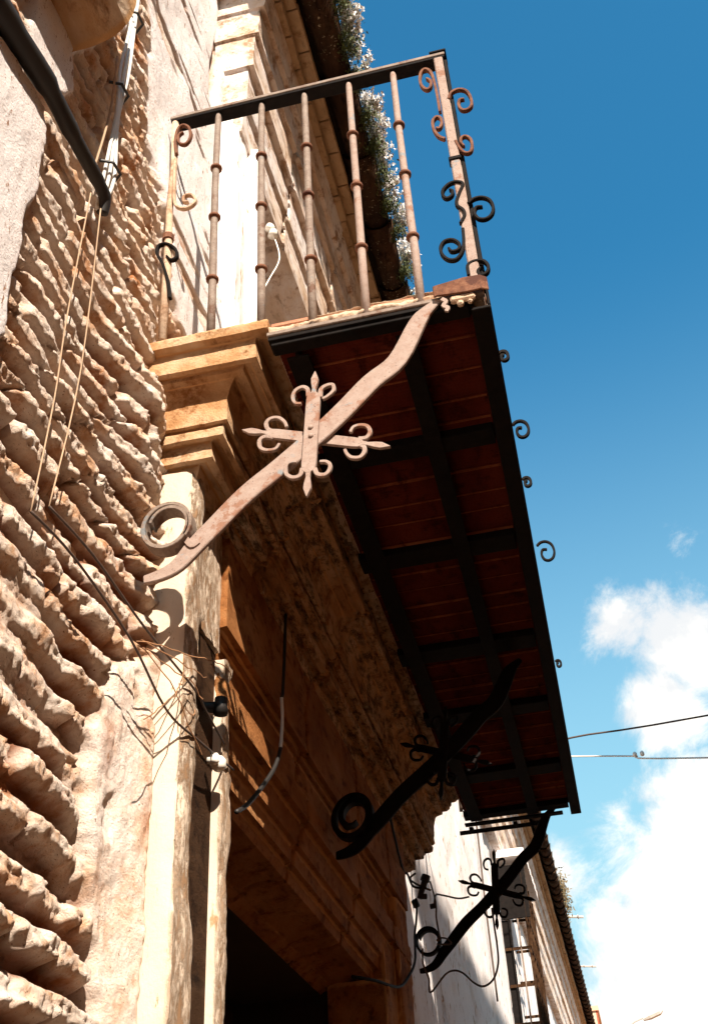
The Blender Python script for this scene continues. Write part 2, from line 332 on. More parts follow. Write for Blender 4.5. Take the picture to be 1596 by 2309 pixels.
def rough_box(name, x0, x1, y0, y1, z0, z1, mat, parent, d=.012, amp=.003, chip=0, seed=0, faces='xyZz'):
    """wall-attached block as a swept U section in plan (near face, street face, far face) with displaced dense faces and closed top/bottom"""
    plan = densify([(y0, x0), (y0, x1), (y1, x1), (y1, x0)], d); zs = np.linspace(z0, z1, max(2, int((z1-z0)/(d*1.5))))
    A = np.array(plan); Y = np.repeat(A[None, :, 0], len(zs), 0); X = np.repeat(A[None, :, 1], len(zs), 0); Z = np.repeat(zs[:, None], len(A), 1)
    T = np.gradient(A, axis=0); T /= np.linalg.norm(T, axis=1)[:, None]+1e-9; nY = T[:, 1]*-1; nX = T[:, 0]
    disp = amp*fbm(X*25+seed, Y*25, Z*9, 5, .62)+(.0022*fbm(X*110+seed, Y*110, Z*60, 3, .7)+.004*fbm(Y*40+seed, Z*11, 3., 4))*np.abs(nX)
    if chip:
        cx = np.minimum(np.abs(Y-y0), np.abs(Y-y1)); edge = np.exp(-((x1-X)/.02)**2-(cx/.02)**2)
        disp = disp-chip*edge*np.clip(fbm(X*0+seed, 2.1, Z*9, 4)+.25, 0, 1)*2.2
    X = X+nX*disp; Y = Y+nY*disp
    street_w = np.clip(np.abs(nX)*1.2*(.75+.6*fbm(Y*20+seed, Z*8, 7., 4)), 0, 1)+0*X  # mottled weight, only on the street face, for the darker brown tone
    o = gridmesh(name, X, Y, Z, mat, parent, {'street_face': street_w})
    import bmesh
    bm = bmesh.new(); bm.from_mesh(o.data)
    bmesh.ops.holes_fill(bm, edges=[e for e in bm.edges if e.is_boundary and all(v.co.z < z0+1e-4 for v in e.verts)] , sides=0)
    es = [e for e in bm.edges if e.is_boundary]
    bmesh.ops.contextual_create(bm, geom=[e for e in es if all(v.co.z < z0+1e-4 for v in e.verts)])
    bmesh.ops.contextual_create(bm, geom=[e for e in es if all(v.co.z > z1-1e-4 for v in e.verts)])
    bm.to_mesh(o.data); bm.free()
    try: o.data.set_sharp_from_angle(angle=math.radians(50))
    except Exception: pass
    return o

# ------------------------------------------------------------------ setting: ground
g = MB().box(-60, 60, -40, 160, -.3, 0).build('street', mat_stone('street_paving', [(.24, .105, .038), (.31, .145, .054), (.38, .19, .08)], crust=1)); tag(g, kind='structure')

# house added across the narrow street (out of frame, it shades the street from the open sky)
OP = bpy.data.objects.new('unseen_opposite_house', None); COL.objects.link(OP); OP.location = (3.4, -2, 0); tag(OP, 'unseen ochre house added across the narrow street to cut skylight', 'house')
setparent(MB().box(3.4, 9, -2, 10, 0, 10.5).build('wall', mat_plaster('ochre_render', tone=(.36, .17, .07), under=(.22, .10, .05))), OP)
setparent(MB().box(3.25, 9.2, -2.1, 10.1, 10.5, 10.7).build('roof', M_BRK), OP)
for nm, bx_, lb, hh in (('unseen_street_house', (3.4, 9, -16, -2.2), 'unseen lower ochre house added next door opposite to cut skylight', 7.2), ('unseen_street_house', (-3, 9, -26, -17), 'unseen ochre house added far behind the viewer to cut skylight', 8.5), ('unseen_street_house', (-7, -1.2, -17, -6.1), 'ochre house next to the old stone house', 7.0)):  # unseen houses; those opposite and behind are added to cut skylight
    q = bpy.data.objects.new(nm, None); COL.objects.link(q); q.location = ((bx_[0]+bx_[1])/2, (bx_[2]+bx_[3])/2, 0); tag(q, lb, 'house')
    setparent(MB().box(*bx_, 0, hh).build('wall', mat_plaster('ochre_render', tone=(.36, .17, .07), under=(.22, .10, .05))), q)
    setparent(MB().box(bx_[0]-.15, bx_[1]+.15, bx_[2]-.15, bx_[3]+.15, hh, hh+.2).build('roof', M_BRK), q)
# ------------------------------------------------------------------ the old house
HOUSE = empty('old_house', (-.9, 2.0, 0), 'weathered old stone house with crumbling masonry and carved doorway surround below the balcony', 'house')
def H(o): return setparent(o, HOUSE)
# near eroded masonry as dense relief
def near_wall():
    ny, nz = 400, 1060
    y = np.linspace(.62, 2.42, ny); z = np.linspace(1.75, 6.45, nz); Y, Z = np.meshgrid(y, z)
    A = [(0.8, 3.652), (1.078, 3.762), (1.235, 3.793), (1.249, 3.699), (1.242, 3.61), (1.221, 3.466), (1.228, 3.311), (1.234, 3.169), (1.242, 3.084), (1.178, 2.977), (.7, 2.7)]
    B = [(1.103, 4.0), (1.115, 3.842), (1.269, 3.878), (1.317, 3.97), (1.279, 4.076), (1.553, 4.668), (1.487, 4.845), (1.061, 4.236)]
    C = [(1.592, 5.045), (1.688, 4.8), (1.693, 4.457), (1.763, 4.343), (1.885, 4.236), (1.91, 3.996), (2.021, 3.898), (2.663, 3.8), (2.595, 7.95), (1.3, 7.5), (1.3, 6.0)]
    D = [(1.95, 1.6), (1.86, 2.1), (1.80, 2.30), (1.77, 2.552), (1.83, 2.73), (1.968, 2.855), (2.148, 2.956), (2.5, 2.9), (2.5, 1.6)]
    wy = Y+.035*fbm(Y*6, Z*6, 1., 4); wz = Z+.05*fbm(Y*6, Z*6, 4., 4)
    m1 = (inpoly(wy, wz, A) | inpoly(wy, wz, B)).astype(float); mC = inpoly(wy, wz, C).astype(float); mD = inpoly(wy, wz, D).astype(float)
    def blur(a, k=3):
        for _ in range(k):
            a = (a+np.roll(a, 1, 0)+np.roll(a, -1, 0)+np.roll(a, 1, 1)+np.roll(a, -1, 1))/5
        return a
    m1 = blur(m1, 3); mC = blur(mC, 14); mD = blur(mD, 12)
    p = .067; Zc = np.where(Z < 3.0, 3.0-(3.0-Z)*.80, Z)
    low = sst(3.3, 2.7, Z)                       # rounder, bulgier stones low down
    zz = Zc+.026*fbm(Y*1.8, Z*1.8, 7., 3)+.007*fbm(Y*11, Z*11, 8., 4)
    row = np.floor(zz/p); fz = zz/p-row; Lb = (.13+.12*hsh(row, row*0+3))*(1+.6*sst(3.0, 3.4, Z.mean(1, keepdims=True))); yy = Y+.11*hsh(row, row*0+7)*2+.010*fbm(Y*16, Z*16, 2., 3)
    colm = np.floor(yy/Lb); fy = yy/Lb-colm; h1 = hsh(row*3+1, colm*5+2); h2 = hsh(row*7+5, colm*3+9)
    ez = np.minimum(fz, 1-fz)*p; ey = np.minimum(fy, 1-fy)*Lb
    wj = .0085+.006*(.5+.5*fbm(Y*7, Z*7, 5., 3))
    rz = .007+.005*low
    vj = sst(wj*.1-.3*wj*h1, wj*.5+.009, ey+.004*fbm(Y*30, Z*30, 3., 2)); vj = 1-(1-vj)*sst(.25, .75, h2)*(.55+.4*low)
    b = np.sqrt(np.clip(sst(wj*.7, wj*1.3+rz, ez), 0, 1))*vj
    ero = np.clip(fbm(Y*4.5, Z*4.5, 12., 4)+.12, 0, 1)
    gone = sst(.10, .28, fbm(Y*7+9, Z*9, 71., 4))
    H_ = .046*b*(1-.4*ero)*(1-.55*gone*low)+.012*(h1-.5)*b+.010*(h2-.5)*low - .018*ero
    H_ += .007*fbm(Y*8, Z*38, 6., 4, .6)+.009*(np.abs(fbm(Y*38, Z*45, 81., 3, .6))-.15)+.006*fbm(Y*90, Z*90, 9., 3, .6)
    H_ += (.022*fbm(Y*3.2, Z*2.6, 15., 3))
    smear = sst(.05, .30, fbm(Y*2.7+3, Z*3.4, 91., 4)); Hs = .030+.012*fbm(Y*9, Z*9, 93., 4, .6)+.005*fbm(Y*50, Z*50, 94., 3, .7); H_ = H_*(1-.8*smear)+(Hs+.35*(H_-.03))*.8*smear
    H_ -= .03*np.clip(vnoise(Y*13, Z*19, 21.)-.55, 0, 1)*3*(1-low*.4)       # lost stones, pits
    pla = .052+.006*fbm(Y*5, Z*5, 2., 4)+.0016*fbm(Y*60, Z*25, 3., 3)
    Hp = pla
    H_ = H_*(1-m1)+Hp*m1
    # streaked plaster of the upper wall: thin coat, courses showing through at its fraying edge
    vis = np.clip(fbm(Y*4+4, Z*2.2, 31., 4)*1.2-.25, 0, 1)*sst(1.95, 1.6, Y)+.9*sst(1.70, 1.48, Y+.05*fbm(Y*4, Z*4, 33., 3))
    Hc = .030+.020*fbm(Y*2.6, Z*1.6, 2., 3)+.005*fbm(Y*12, Z*8, 6., 3)+.030*sst(1.80, 1.86, Y+.02*fbm(Y*0+1, Z*7, 3., 3))*sst(4.75, 4.0, Z)+.0012*fbm(Y*40, Z*14, 5., 4)-.018*vis*(1-b)-.003*vis
    crk = sst(.16, .26, fbm(Y*2.0+5, Z*17, 36., 3, .45))*sst(-.1, .25, fbm(Y*3, Z*1.5, 37., 2)); Hc = Hc-.010*crk*(1-.5*sst(2.2, 2.3, Y))
    H_ = H_*(1-mC)+Hc*mC
    # hole
    cz = Z-5.72; cy = Y-2.27-.03*np.sin(cz*6); hole = np.exp(-((cy/.035)**2)**1.5-((cz/.30)**2)**2)*sst(-.5, .1, fbm(Y*14, Z*8, 44., 3)+.35); H_ = H_-.10*hole
    # smeared rubble next to the doorway, vertical runs
    Hd = .047+.014*fbm(Y*7, Z*4.5, 41., 5, .6)+.005*(np.abs(fbm(Y*40, Z*30, 46., 3, .6))-.15)+.0030*fbm(Y*70, Z*7, 43., 4, .6)-.02*np.clip(fbm(Y*7, Z*7, 47., 4)-.12, 0, 1)*2
    H_ = H_*(1-mD)+Hd*mD
    # lump rising to the cornice stone
    lump = np.exp(-(((Y-1.84)/.10)**2)-(((Z-3.37)/.20)**2)**2); H_ += .045*lump+.02*lump*fbm(Y*16, Z*10, 55., 4, .6)
    X = -.905+H_+.026*sst(1.86, 1.97, Y)*sst(3.3, 3.0, Z)
    X = np.where((Y > 1.985) & (Z < 3.3), np.minimum(X, -.86), X)
    X = np.where((Y > 2.34), np.minimum(X, -.83), X)
    pl = np.clip(m1+mC*(1-.6*vis*(1-b)-.9*crk)+.55*mD*(.5+.5*fbm(Y*8, Z*4, 51., 3))-hole*2, 0, 1)
    jt = sst(.95, .15, b)*(1-m1)*(1-.6*mC)*(1-mD)*(.85+.3*fbm(Y*7, Z*7, 61., 3)); jt = np.clip(jt*(1-.7*smear)+hole*.8, 0, 1)
    o = gridmesh('masonry', X[:, ::-1], Y[:, ::-1], Z[:, ::-1], M_MAS, None, {'plaster': pl[:, ::-1], 'joint': jt[:, ::-1]}); H(o)
near_wall()
# remaining walls (blocks, butted end to end)
H(MB().box(-1.5, -.875, -6, .62, 0, 7.2).build('wall', M_PLA)); 
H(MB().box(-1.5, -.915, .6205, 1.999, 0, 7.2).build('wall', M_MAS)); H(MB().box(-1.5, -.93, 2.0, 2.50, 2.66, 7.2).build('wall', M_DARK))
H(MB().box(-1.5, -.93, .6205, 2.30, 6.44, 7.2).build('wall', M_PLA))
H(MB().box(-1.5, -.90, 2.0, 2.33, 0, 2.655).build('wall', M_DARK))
# wall past the doorway: peeling white plaster sheet with relief and openings
def far_wall():
    ys = np.concatenate([np.arange(4.21, 10, .03), np.arange(10, 34, .08)]); zs = np.arange(0.0, 6.2, .03); Y, Z = np.meshgrid(ys, zs)
    wy = Y+.4*Z
    X = -.868+.014*fbm(Y*.7, Z*.9, 3., 4)+.003*fbm(Y*7, Z*5, 4., 3)-.010*sst(.14, .2, fbm(Y*1.3+1+Z*.6, Z*1.3, 9., 5, .6))
    X = np.where((Y < 4.95) & (Z > 3.60), -.872, X)
    hole = (Y > 10.35) & (Y < 11.35) & (Z > 3.0) & (Z < 5.05); X = np.where(hole, -1.25, X)
    o = gridmesh('plaster_wall', X[:, ::-1], Y[:, ::-1], Z[:, ::-1], M_PLB); H(o)
far_wall()
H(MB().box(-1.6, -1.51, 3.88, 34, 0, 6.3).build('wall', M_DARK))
H(MB().box(-1.5, -.872, 2.5001, 2.51, 3.645, 5.29).build('door_frame', M_PAL))
# wall strip above cornice between upper door jamb and beyond
H(MB().box(-1.2, -.86, 3.55, 4.4, 3.655, 5.28).build('wall', M_PLB))
# balcony door recess and wooden leaves
H(MB().box(-1.24, -1.19, 2.515, 3.55, 3.66, 5.28).build('balcony_door', M_WOOD))
H(MB().box(-1.26, -.87, 2.515, 3.55, 5.282, 5.36).build('door_head', M_BRK))

# ---- lower doorway surround
PR_C = [(-.90, 3.668), (-.70, 3.668), (-.548, 3.665), (-.543, 3.655), (-.547, 3.634), (-.583, 3.631), (-.584, 3.568), (-.600, 3.564), (-.603, 3.574), (-.622, 3.575), (-.626, 3.562), (-.655, 3.560), (-.668, 3.540), (-.677, 3.505),
        (-.677, 3.440), (-.688, 3.437), (-.698, 3.445), (-.704, 3.435), (-.690, 3.428), (-.690, 3.403), (-.706, 3.400), (-.712, 3.410), (-.726, 3.407), (-.724, 3.390), (-.724, 3.358), (-.742, 3.355), (-.748, 3.366), (-.766, 3.364), (-.774, 3.325), (-.86, 3.322)]
H(mould('cornice', PR_C, 1.842, 4.955, M_OCH, None, r0=.70, r1=.0, xref=-.542, xwall=-.90, dp=.005, dy=.008, amp=.0034, joints=(2.47, 3.14, 3.94), end_rough=.07, crumble=.004, jw=.009))
PR_A = [(-.775, 3.33), (-.776, 3.055), (-.800, 3.052), (-.800, 3.038), (-.812, 3.034), (-.816, 2.975), (-.812, 2.940), (-.792, 2.928), (-.790, 2.915), (-.777, 2.905), (-.775, 2.835), (-.800, 2.832), (-.802, 2.818), (-.806, 2.765), (-.822, 2.760), (-.824, 2.745), (-.826, 2.715), (-.846, 2.711), (-.848, 2.690),
        (-.852, 2.676), (-.99, 2.655), (-1.03, 2.63)]
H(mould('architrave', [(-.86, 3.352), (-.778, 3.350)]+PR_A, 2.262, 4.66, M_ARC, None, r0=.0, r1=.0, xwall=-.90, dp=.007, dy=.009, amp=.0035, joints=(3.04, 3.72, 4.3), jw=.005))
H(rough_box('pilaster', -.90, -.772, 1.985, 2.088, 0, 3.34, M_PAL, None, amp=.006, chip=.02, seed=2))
H(MB().box(-.90, -.803, 2.0885, 2.2575, 0, 2.975).build('gap_shade_strip', M_WOOD))  # dark board added to stand for the shade in this gap
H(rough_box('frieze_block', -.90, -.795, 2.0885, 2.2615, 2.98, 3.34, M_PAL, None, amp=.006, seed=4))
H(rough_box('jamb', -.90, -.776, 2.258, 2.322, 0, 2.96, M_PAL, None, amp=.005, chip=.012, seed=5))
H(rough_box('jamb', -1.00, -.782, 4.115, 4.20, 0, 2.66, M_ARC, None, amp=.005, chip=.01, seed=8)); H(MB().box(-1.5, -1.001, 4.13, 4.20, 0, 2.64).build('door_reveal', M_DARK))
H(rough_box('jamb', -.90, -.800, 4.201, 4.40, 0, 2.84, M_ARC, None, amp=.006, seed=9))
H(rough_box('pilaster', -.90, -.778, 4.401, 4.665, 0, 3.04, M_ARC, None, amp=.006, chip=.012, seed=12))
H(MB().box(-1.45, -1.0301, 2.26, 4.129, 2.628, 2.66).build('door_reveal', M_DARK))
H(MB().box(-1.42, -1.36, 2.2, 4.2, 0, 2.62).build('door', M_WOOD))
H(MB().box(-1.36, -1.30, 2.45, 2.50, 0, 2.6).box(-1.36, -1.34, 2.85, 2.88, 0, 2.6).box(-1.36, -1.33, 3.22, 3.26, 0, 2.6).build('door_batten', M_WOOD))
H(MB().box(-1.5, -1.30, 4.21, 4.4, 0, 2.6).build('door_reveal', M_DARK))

# ---- upper door surround and main entablature under the eave
H(rough_box('upper_pilaster', -.90, -.800, 2.338, 2.452, 3.66, 5.80, M_PLA, None, amp=.003, chip=.006, seed=21))
H(rough_box('upper_jamb', -1.22, -.752, 2.4525, 2.512, 3.66, 5.30, M_PLA, None, amp=.002, chip=.004, seed=23))
PR_E = [(-1.20, 5.275), (-.792, 5.270), (-.788, 5.300), (-.786, 5.430), (-.770, 5.445), (-.766, 5.50), (-.764, 5.640), (-.738, 5.648), (-.740, 5.70), (-.732, 5.845), (-.712, 5.850), (-.716, 5.90), (-.706, 6.010), (-.686, 6.016), (-.684, 6.03), (-.672, 6.10), (-.662, 6.135), (-.66, 6.15)]
H(mould('entablature', PR_E, 2.27, 8.0, M_COR, None, r0=.55, r1=0, xref=-.66, xwall=-.90, dp=.010, dy=.016, amp=.0035, joints=(2.9, 3.6, 4.4, 5.3), far_return=False, jw=.006))
H(mould('entablature', PR_E, 8.002, 34.0, M_COR, None, xwall=-.90, dp=.03, dy=.12, amp=.004, far_return=False))
for (x0, x1, z0, z1, off, L_) in ((-.90, -.632, 6.142, 6.200, 0, .175), (-.90, -.584, 6.205, 6.262, .08, .19)):
    bm_ = MB(); y = 2.18+off; k = 0
    while y < 34:
        l = L_*(.9+.25*random.random()) if y < 12 else L_*2
        e = .004*random.uniform(-1, 1); bm_.box(x0, x1+e, y+.004, y+l-.003, z0+.003*random.random(), z1); y += l
    o = H(bm_.build('brick_course', M_BRK, bevel=.003))
H(MB().box(-1.4, -.66, 2.2, 34, 6.265, 6.30).build('roof', M_TILE))
# gutter / eave tiles: overlapping barrel tiles whose rounded undersides hang past the bricks
def eave_tile(y, l, r=.072):
    mb = MB(); n = 9
    ring = lambda yy, rr: [(-.505+rr*math.cos(a), yy, 6.345+rr*.95*math.sin(a)) for a in [PI+PI*i/(n-1) for i in range(n)]]
    A_ = ring(y-.05, r*1.14); B_ = ring(y+l, r*.78); C_ = ring(y+l, r*.64); D_ = ring(y-.05, r*1.0)
    vs = A_+B_+C_+D_; fs = []
    for k in range(3):
        for i in range(n-1): fs.append((k*n+i, k*n+i+1, (k+1)*n+i+1, (k+1)*n+i))
    for i in range(n-1): fs.append((3*n+i, 3*n+i+1, i+1, i))
    fs.append((0, n, 2*n, 3*n)); fs.append((n-1, 2*n-1, 3*n-1, 4*n-1))
    return mb.add(vs, fs)
y = 2.02; k = 0
while y < 33 and k < 95:
    l = .44 if y < 12 else .30
    o = eave_tile(y, l).build('eave_tile', M_TILE, smooth=False); H(o); o.data.polygons.foreach_set('use_smooth', [True]*len(o.data.polygons))
    y += l; k += 1
H(MB().box(-.655, -.44, 2.1, 33, 6.352, 6.385).build('eave_board', M_DARK)); H(MB().box(-.655, -.62, 2.1, 33, 6.3005, 6.3515).build('eave_board', M_DARK))
# ---- projecting corbel at the top left
def corbel():
    mb = MB(); ys = np.linspace(.55, 1.285, 40); n = 26; V = []; Fc = []
    for i, y in enumerate(ys):
        for j in range(n):
            u = j/(n-1); x = -.90+.19*math.sin(u*PI/2)**.8; z = 4.09+.17*(1-math.cos(u*PI/2))**1.5
            d = .006*float(fbm(x*20, y*20, z*20, 4)); V.append((x+d, y, z-d))
        V.append((-.71, y, 4.62)); V.append((-.90, y, 4.62))
    m_ = n+2
    for i in range(len(ys)-1):
        for j in range(m_-1): Fc.append((i*m_+j, i*m_+j+1, (i+1)*m_+j+1, (i+1)*m_+j))
    Fc.append(tuple(range(m_))); Fc.append(tuple((len(ys)-1)*m_+j for j in range(m_)))
    return H(mb.add(V, Fc).build('corbel', M_OCH, smooth=False))
corbel()

# ------------------------------------------------------------------ balcony
BAL = empty('iron_balcony', (-.3, 3.45, 3.56), 'iron balcony with red terracotta underside and ringed balusters over the stone cornice', 'balcony')
def Bp(o): return setparent(o, BAL)
Y0, Y1 = 1.85, 5.12
cross = [(1.872, .05), (2.345, .085), (2.86, .11), (3.49, .12), (4.01, .11), (4.615, .13), (5.06, .08)]
# ribbed clay planks between the cross beams, running outwards
M_SOFJ = mat_stone('plank_edge_clay', [(.16, .04, .015), (.30, .08, .03), (.46, .15, .06)], crust=1)
jbs = []; mb = MB(); y = 1.90; r_ = random.Random(3)
while y < Y1-.03:
    w = r_.uniform(.062, .125); z = 3.604+r_.uniform(-.004, .004); y2 = min(y+w, Y1-.02); nr = max(3, int(w/.0115)); pts = []
    for i in range(nr):
        a = y+(y2-y)*i/nr; b_ = y+(y2-y)*(i+1)/nr; pts += [(a+.0012, z-.004), ((a+b_)/2, z+.0005), (b_-.0012, z-.004)]
    xj = -.53; jb = MB(); jbs.append(jb)
    while xj < -.06:
        xk = min(xj+r_.uniform(.05, .2), -.05); zj = 3.5955+r_.uniform(-.001, .001)
        jb.box(xj, xk, y-.0010, y+.0010, zj, 3.61)
        xj = xk
    pts = [(y+.002, z+.02), (y+.002, z-.004)]+pts+[(y2-.005, z-.004), (y2-.005, z+.02)]
    for (xa, xb) in ((-.535, -.047),):
        n0 = len(mb.v)
        for (yy, zz) in pts: mb.v.append((xa, yy, zz)); mb.v.append((xb, yy, zz))
        for i in range(len(pts)-1): a = n0+2*i; mb.f.append((a, a+1, a+3, a+2))
    y = y2
Bp(mb.build('soffit_planks', M_SOF, fix=False)); [Bp(j_.build('plank_edge', M_SOFJ)) for j_ in jbs if j_.v]
Bp(MB().box(-.62, -.03, 1.865, 4.93, 3.636, 3.6395).build('slab_bed', M_MORT))
for (yc, w) in cross:
    Bp(MB().box(-.54, -.05, yc-w*.38, yc+w*.38, 3.572, 3.600).build('cross_beam', M_BLK, bevel=.002))
for xc, w in ((-.215, .046), (-.485, .056)):
    Bp(MB().box(xc-w/2, xc+w/2, 1.90, 5.09, 3.564, 3.5715).box(xc-.006, xc+.006, 1.90, 5.09, 3.5716, 3.60).build('long_beam', M_BLK, bevel=.0015))
Bp(MB().box(-.046, .002, 1.850, 5.13, 3.552, 3.562).box(-.006, .002, 1.850, 5.13, 3.5621, 3.638).build('edge_beam', M_BLK, bevel=.002))
Bp(MB().box(-.545, -.0465, 1.846, 1.896, 3.585, 3.597).build('edge_beam', M_BLK, bevel=.001)); Bp(MB().box(-.548, -.008, 1.841, 1.8595, 3.5972, 3.6105).build('edge_strip', M_GREY, bevel=.002))  # sunlit front lip coloured paler than the shaded beam behind it
Bp(MB().box(-.545, -.082, 5.09, 5.128, 3.556, 3.564).build('edge_beam', M_BLK, bevel=.002))
Bp(MB().box(-.58, -.20, 5.165, 5.175, 3.538, 3.556).box(-.32, -.30, 5.128, 5.165, 3.54, 3.556).box(-.53, -.51, 5.128, 5.165, 3.54, 3.556).build('tie_bar', M_BLK))
# floor: mortar and clay tiles showing along the near edge, slightly ragged
nx = 120; xs = np.linspace(-.545, -.012, nx); prof = []
def edge_strip(z0, z1, yo, name, mat, amp, seed, x0=-.545, x1=-.012):
    xs = np.linspace(x0, x1, 140); zs = np.linspace(z0, z1, 8); Xg, Zg = np.meshgrid(xs, zs)
    t = (Zg-z0)/(z1-z0)
    Yg = yo-.010*np.sin(t*PI)+amp*fbm(Xg*26+seed, 1., Zg*40, 4, .6)
    Zg = Zg+.5*amp*fbm(Xg*16+seed, 3., .2, 3)*t
    top = (Xg[-1:], Yg[-1:]*0+5.08, Zg[-1:])
    return Bp(gridmesh(name, np.concatenate([Xg, top[0]]), np.concatenate([Yg, top[1]]), np.concatenate([Zg, top[2]]), mat))
edge_strip(3.6125, 3.640, 1.858, 'mortar_bed', M_MORT, .012, 3)
x = -.543
while x < -.03:
    w = random.uniform(.11, .17); x2 = min(x+w, -.014); e = random.uniform(-.006, .010)
    o = Bp(MB().box(x+.001, x2-.002, 1.862+e, 5.06, 3.640+.002*random.random(), 3.657).build('floor_tile', M_FLTIL, bevel=.003)); x = x2
edge_strip(3.6575, 3.664, 1.875, 'mortar_bed', M_MORT, .008, 9)
# rails
Bp(MB().box(-.850, -.004, 1.842, 1.884, 4.618, 4.628).build('top_rail', M_BLK, bevel=.0015)) 
Bp(MB().box(-.852, -.002, 1.840, 1.850, 4.6285, 4.642).build('top_rail', M_GREY, bevel=.0015))  # lit lip in paler iron, the rail's shaded underside coloured black
Bp(MB().box(-.034, .002, 1.8845, 5.12, 4.620, 4.632).build('top_rail', M_BLK, bevel=.0015))
Bp(MB().box(-.850, -.0345, 5.095, 5.12, 4.620, 4.632).build('top_rail', M_BLK, bevel=.0015))
def lathe_baluster(x, y, mat, ringm, z0=3.60, z1=4.618, lean=0):
    if x < -.5: z0 = 3.655
    mb = MB(); jit = random.uniform(-.0015, .0015)
    zs = [z0, 3.80, 4.10, 4.34, 4.60, z1]; rs = [.0112, .0108, .0104, .0100, .0094, .0070]
    mb.tube([(x+lean*(z-z0)+jit*math.sin(z*7), y, z) for z in zs], rs, 14)
    o = Bp(mb.build('baluster', mat, smooth=True))
    rings = []
    for zr in (3.868, 4.124, 4.354):
        zr += random.uniform(-.006, .006)
        for dz, rr in ((0, .0175),):
            xc = x+lean*(zr-z0); rb = MB().tube([(xc, y, zr-.006), (xc, y, zr-.004), (xc, y, zr+.003), (xc, y, zr+.006)], [.0125, .0168, .0172, .0125], 16)
            c = rb.build('collar', ringm, smooth=True); c.parent = o; c.matrix_parent_inverse = Matrix.Identity(4)
            rings.append(c)
    return o
for x, lean, mt_ in ((-.699, -.004, M_RUST), (-.566, 0, M_GREY), (-.432, 0, M_GREY), (-.2975, .002, M_PINK), (-.162, 0, M_PINK)):
    lathe_baluster(x, 1.856, mt_ if mt_ is not M_RUST else M_GREY, M_RUST, lean=lean)
def bar_baluster(x, y):
    mb = MB().tube([(x, y, 3.63), (x, y, 4.62)], .009, 8)
    o = Bp(mb.build('baluster', M_GREY, smooth=True))
    for zr in (3.868, 4.124, 4.354):
        c = MB().tube([(x, y, zr-.006), (x, y, zr), (x, y, zr+.006)], [.011, .016, .011], 8).build('collar', M_RUST, smooth=True); c.parent = o; c.matrix_parent_inverse = Matrix.Identity(4)
for i in range(23): bar_baluster(-.018, 1.99+i*.135)
for i in range(5): bar_baluster(-.15-i*.135, 5.107)
# corner posts
def post(x0, x1, y0_, mat, z0=3.60, z1=4.617):
    mb = MB(); n = 14
    mb.tube([(0, 0, 0), (0, 0, 0.001)], .0001, 3) if False else None
    for i in range(1): mb.box(x0, x1, y0_, y0_+.020, z0, z1)
    return Bp(mb.build('corner_post', mat, bevel=.003))
p1 = post(-.036, -.010, 1.838, M_PINK, z0=3.642)
q = MB().box(-.040, -.006, 1.834, 1.862, 4.118, 4.132).build('collar', M_BLK, bevel=.002); q.parent = p1; q.matrix_parent_inverse = Matrix.Identity(4)
Bp(MB().box(-.0088, .002, 1.852, 1.890, 3.64, 4.617).build('corner_post', M_BLK, bevel=.002))
Bp(MB().box(-.046, .003, 1.836, 1.888, 4.6425, 4.650).tube([(-.02, 1.86, 4.650), (-.02, 1.86, 4.662)], [.012, .008], 8).build('finial', M_BLK, bevel=.001))
p2 = Bp(MB().tube([(-.838, 1.852, 4.618), (-.832, 1.852, 4.4), (-.835, 1.852, 4.2), (-.828, 1.852, 3.95), (-.826, 1.852, 3.67)], [.011, .010, .010, .012, .012], 10).build('wall_post', M_MORT, smooth=True))
q = MB().tube([(-.832, 1.852, 4.065), (-.832, 1.852, 4.085)], .016, 10).build('collar', M_RUST); q.parent = p2; q.matrix_parent_inverse = Matrix.Identity(4)
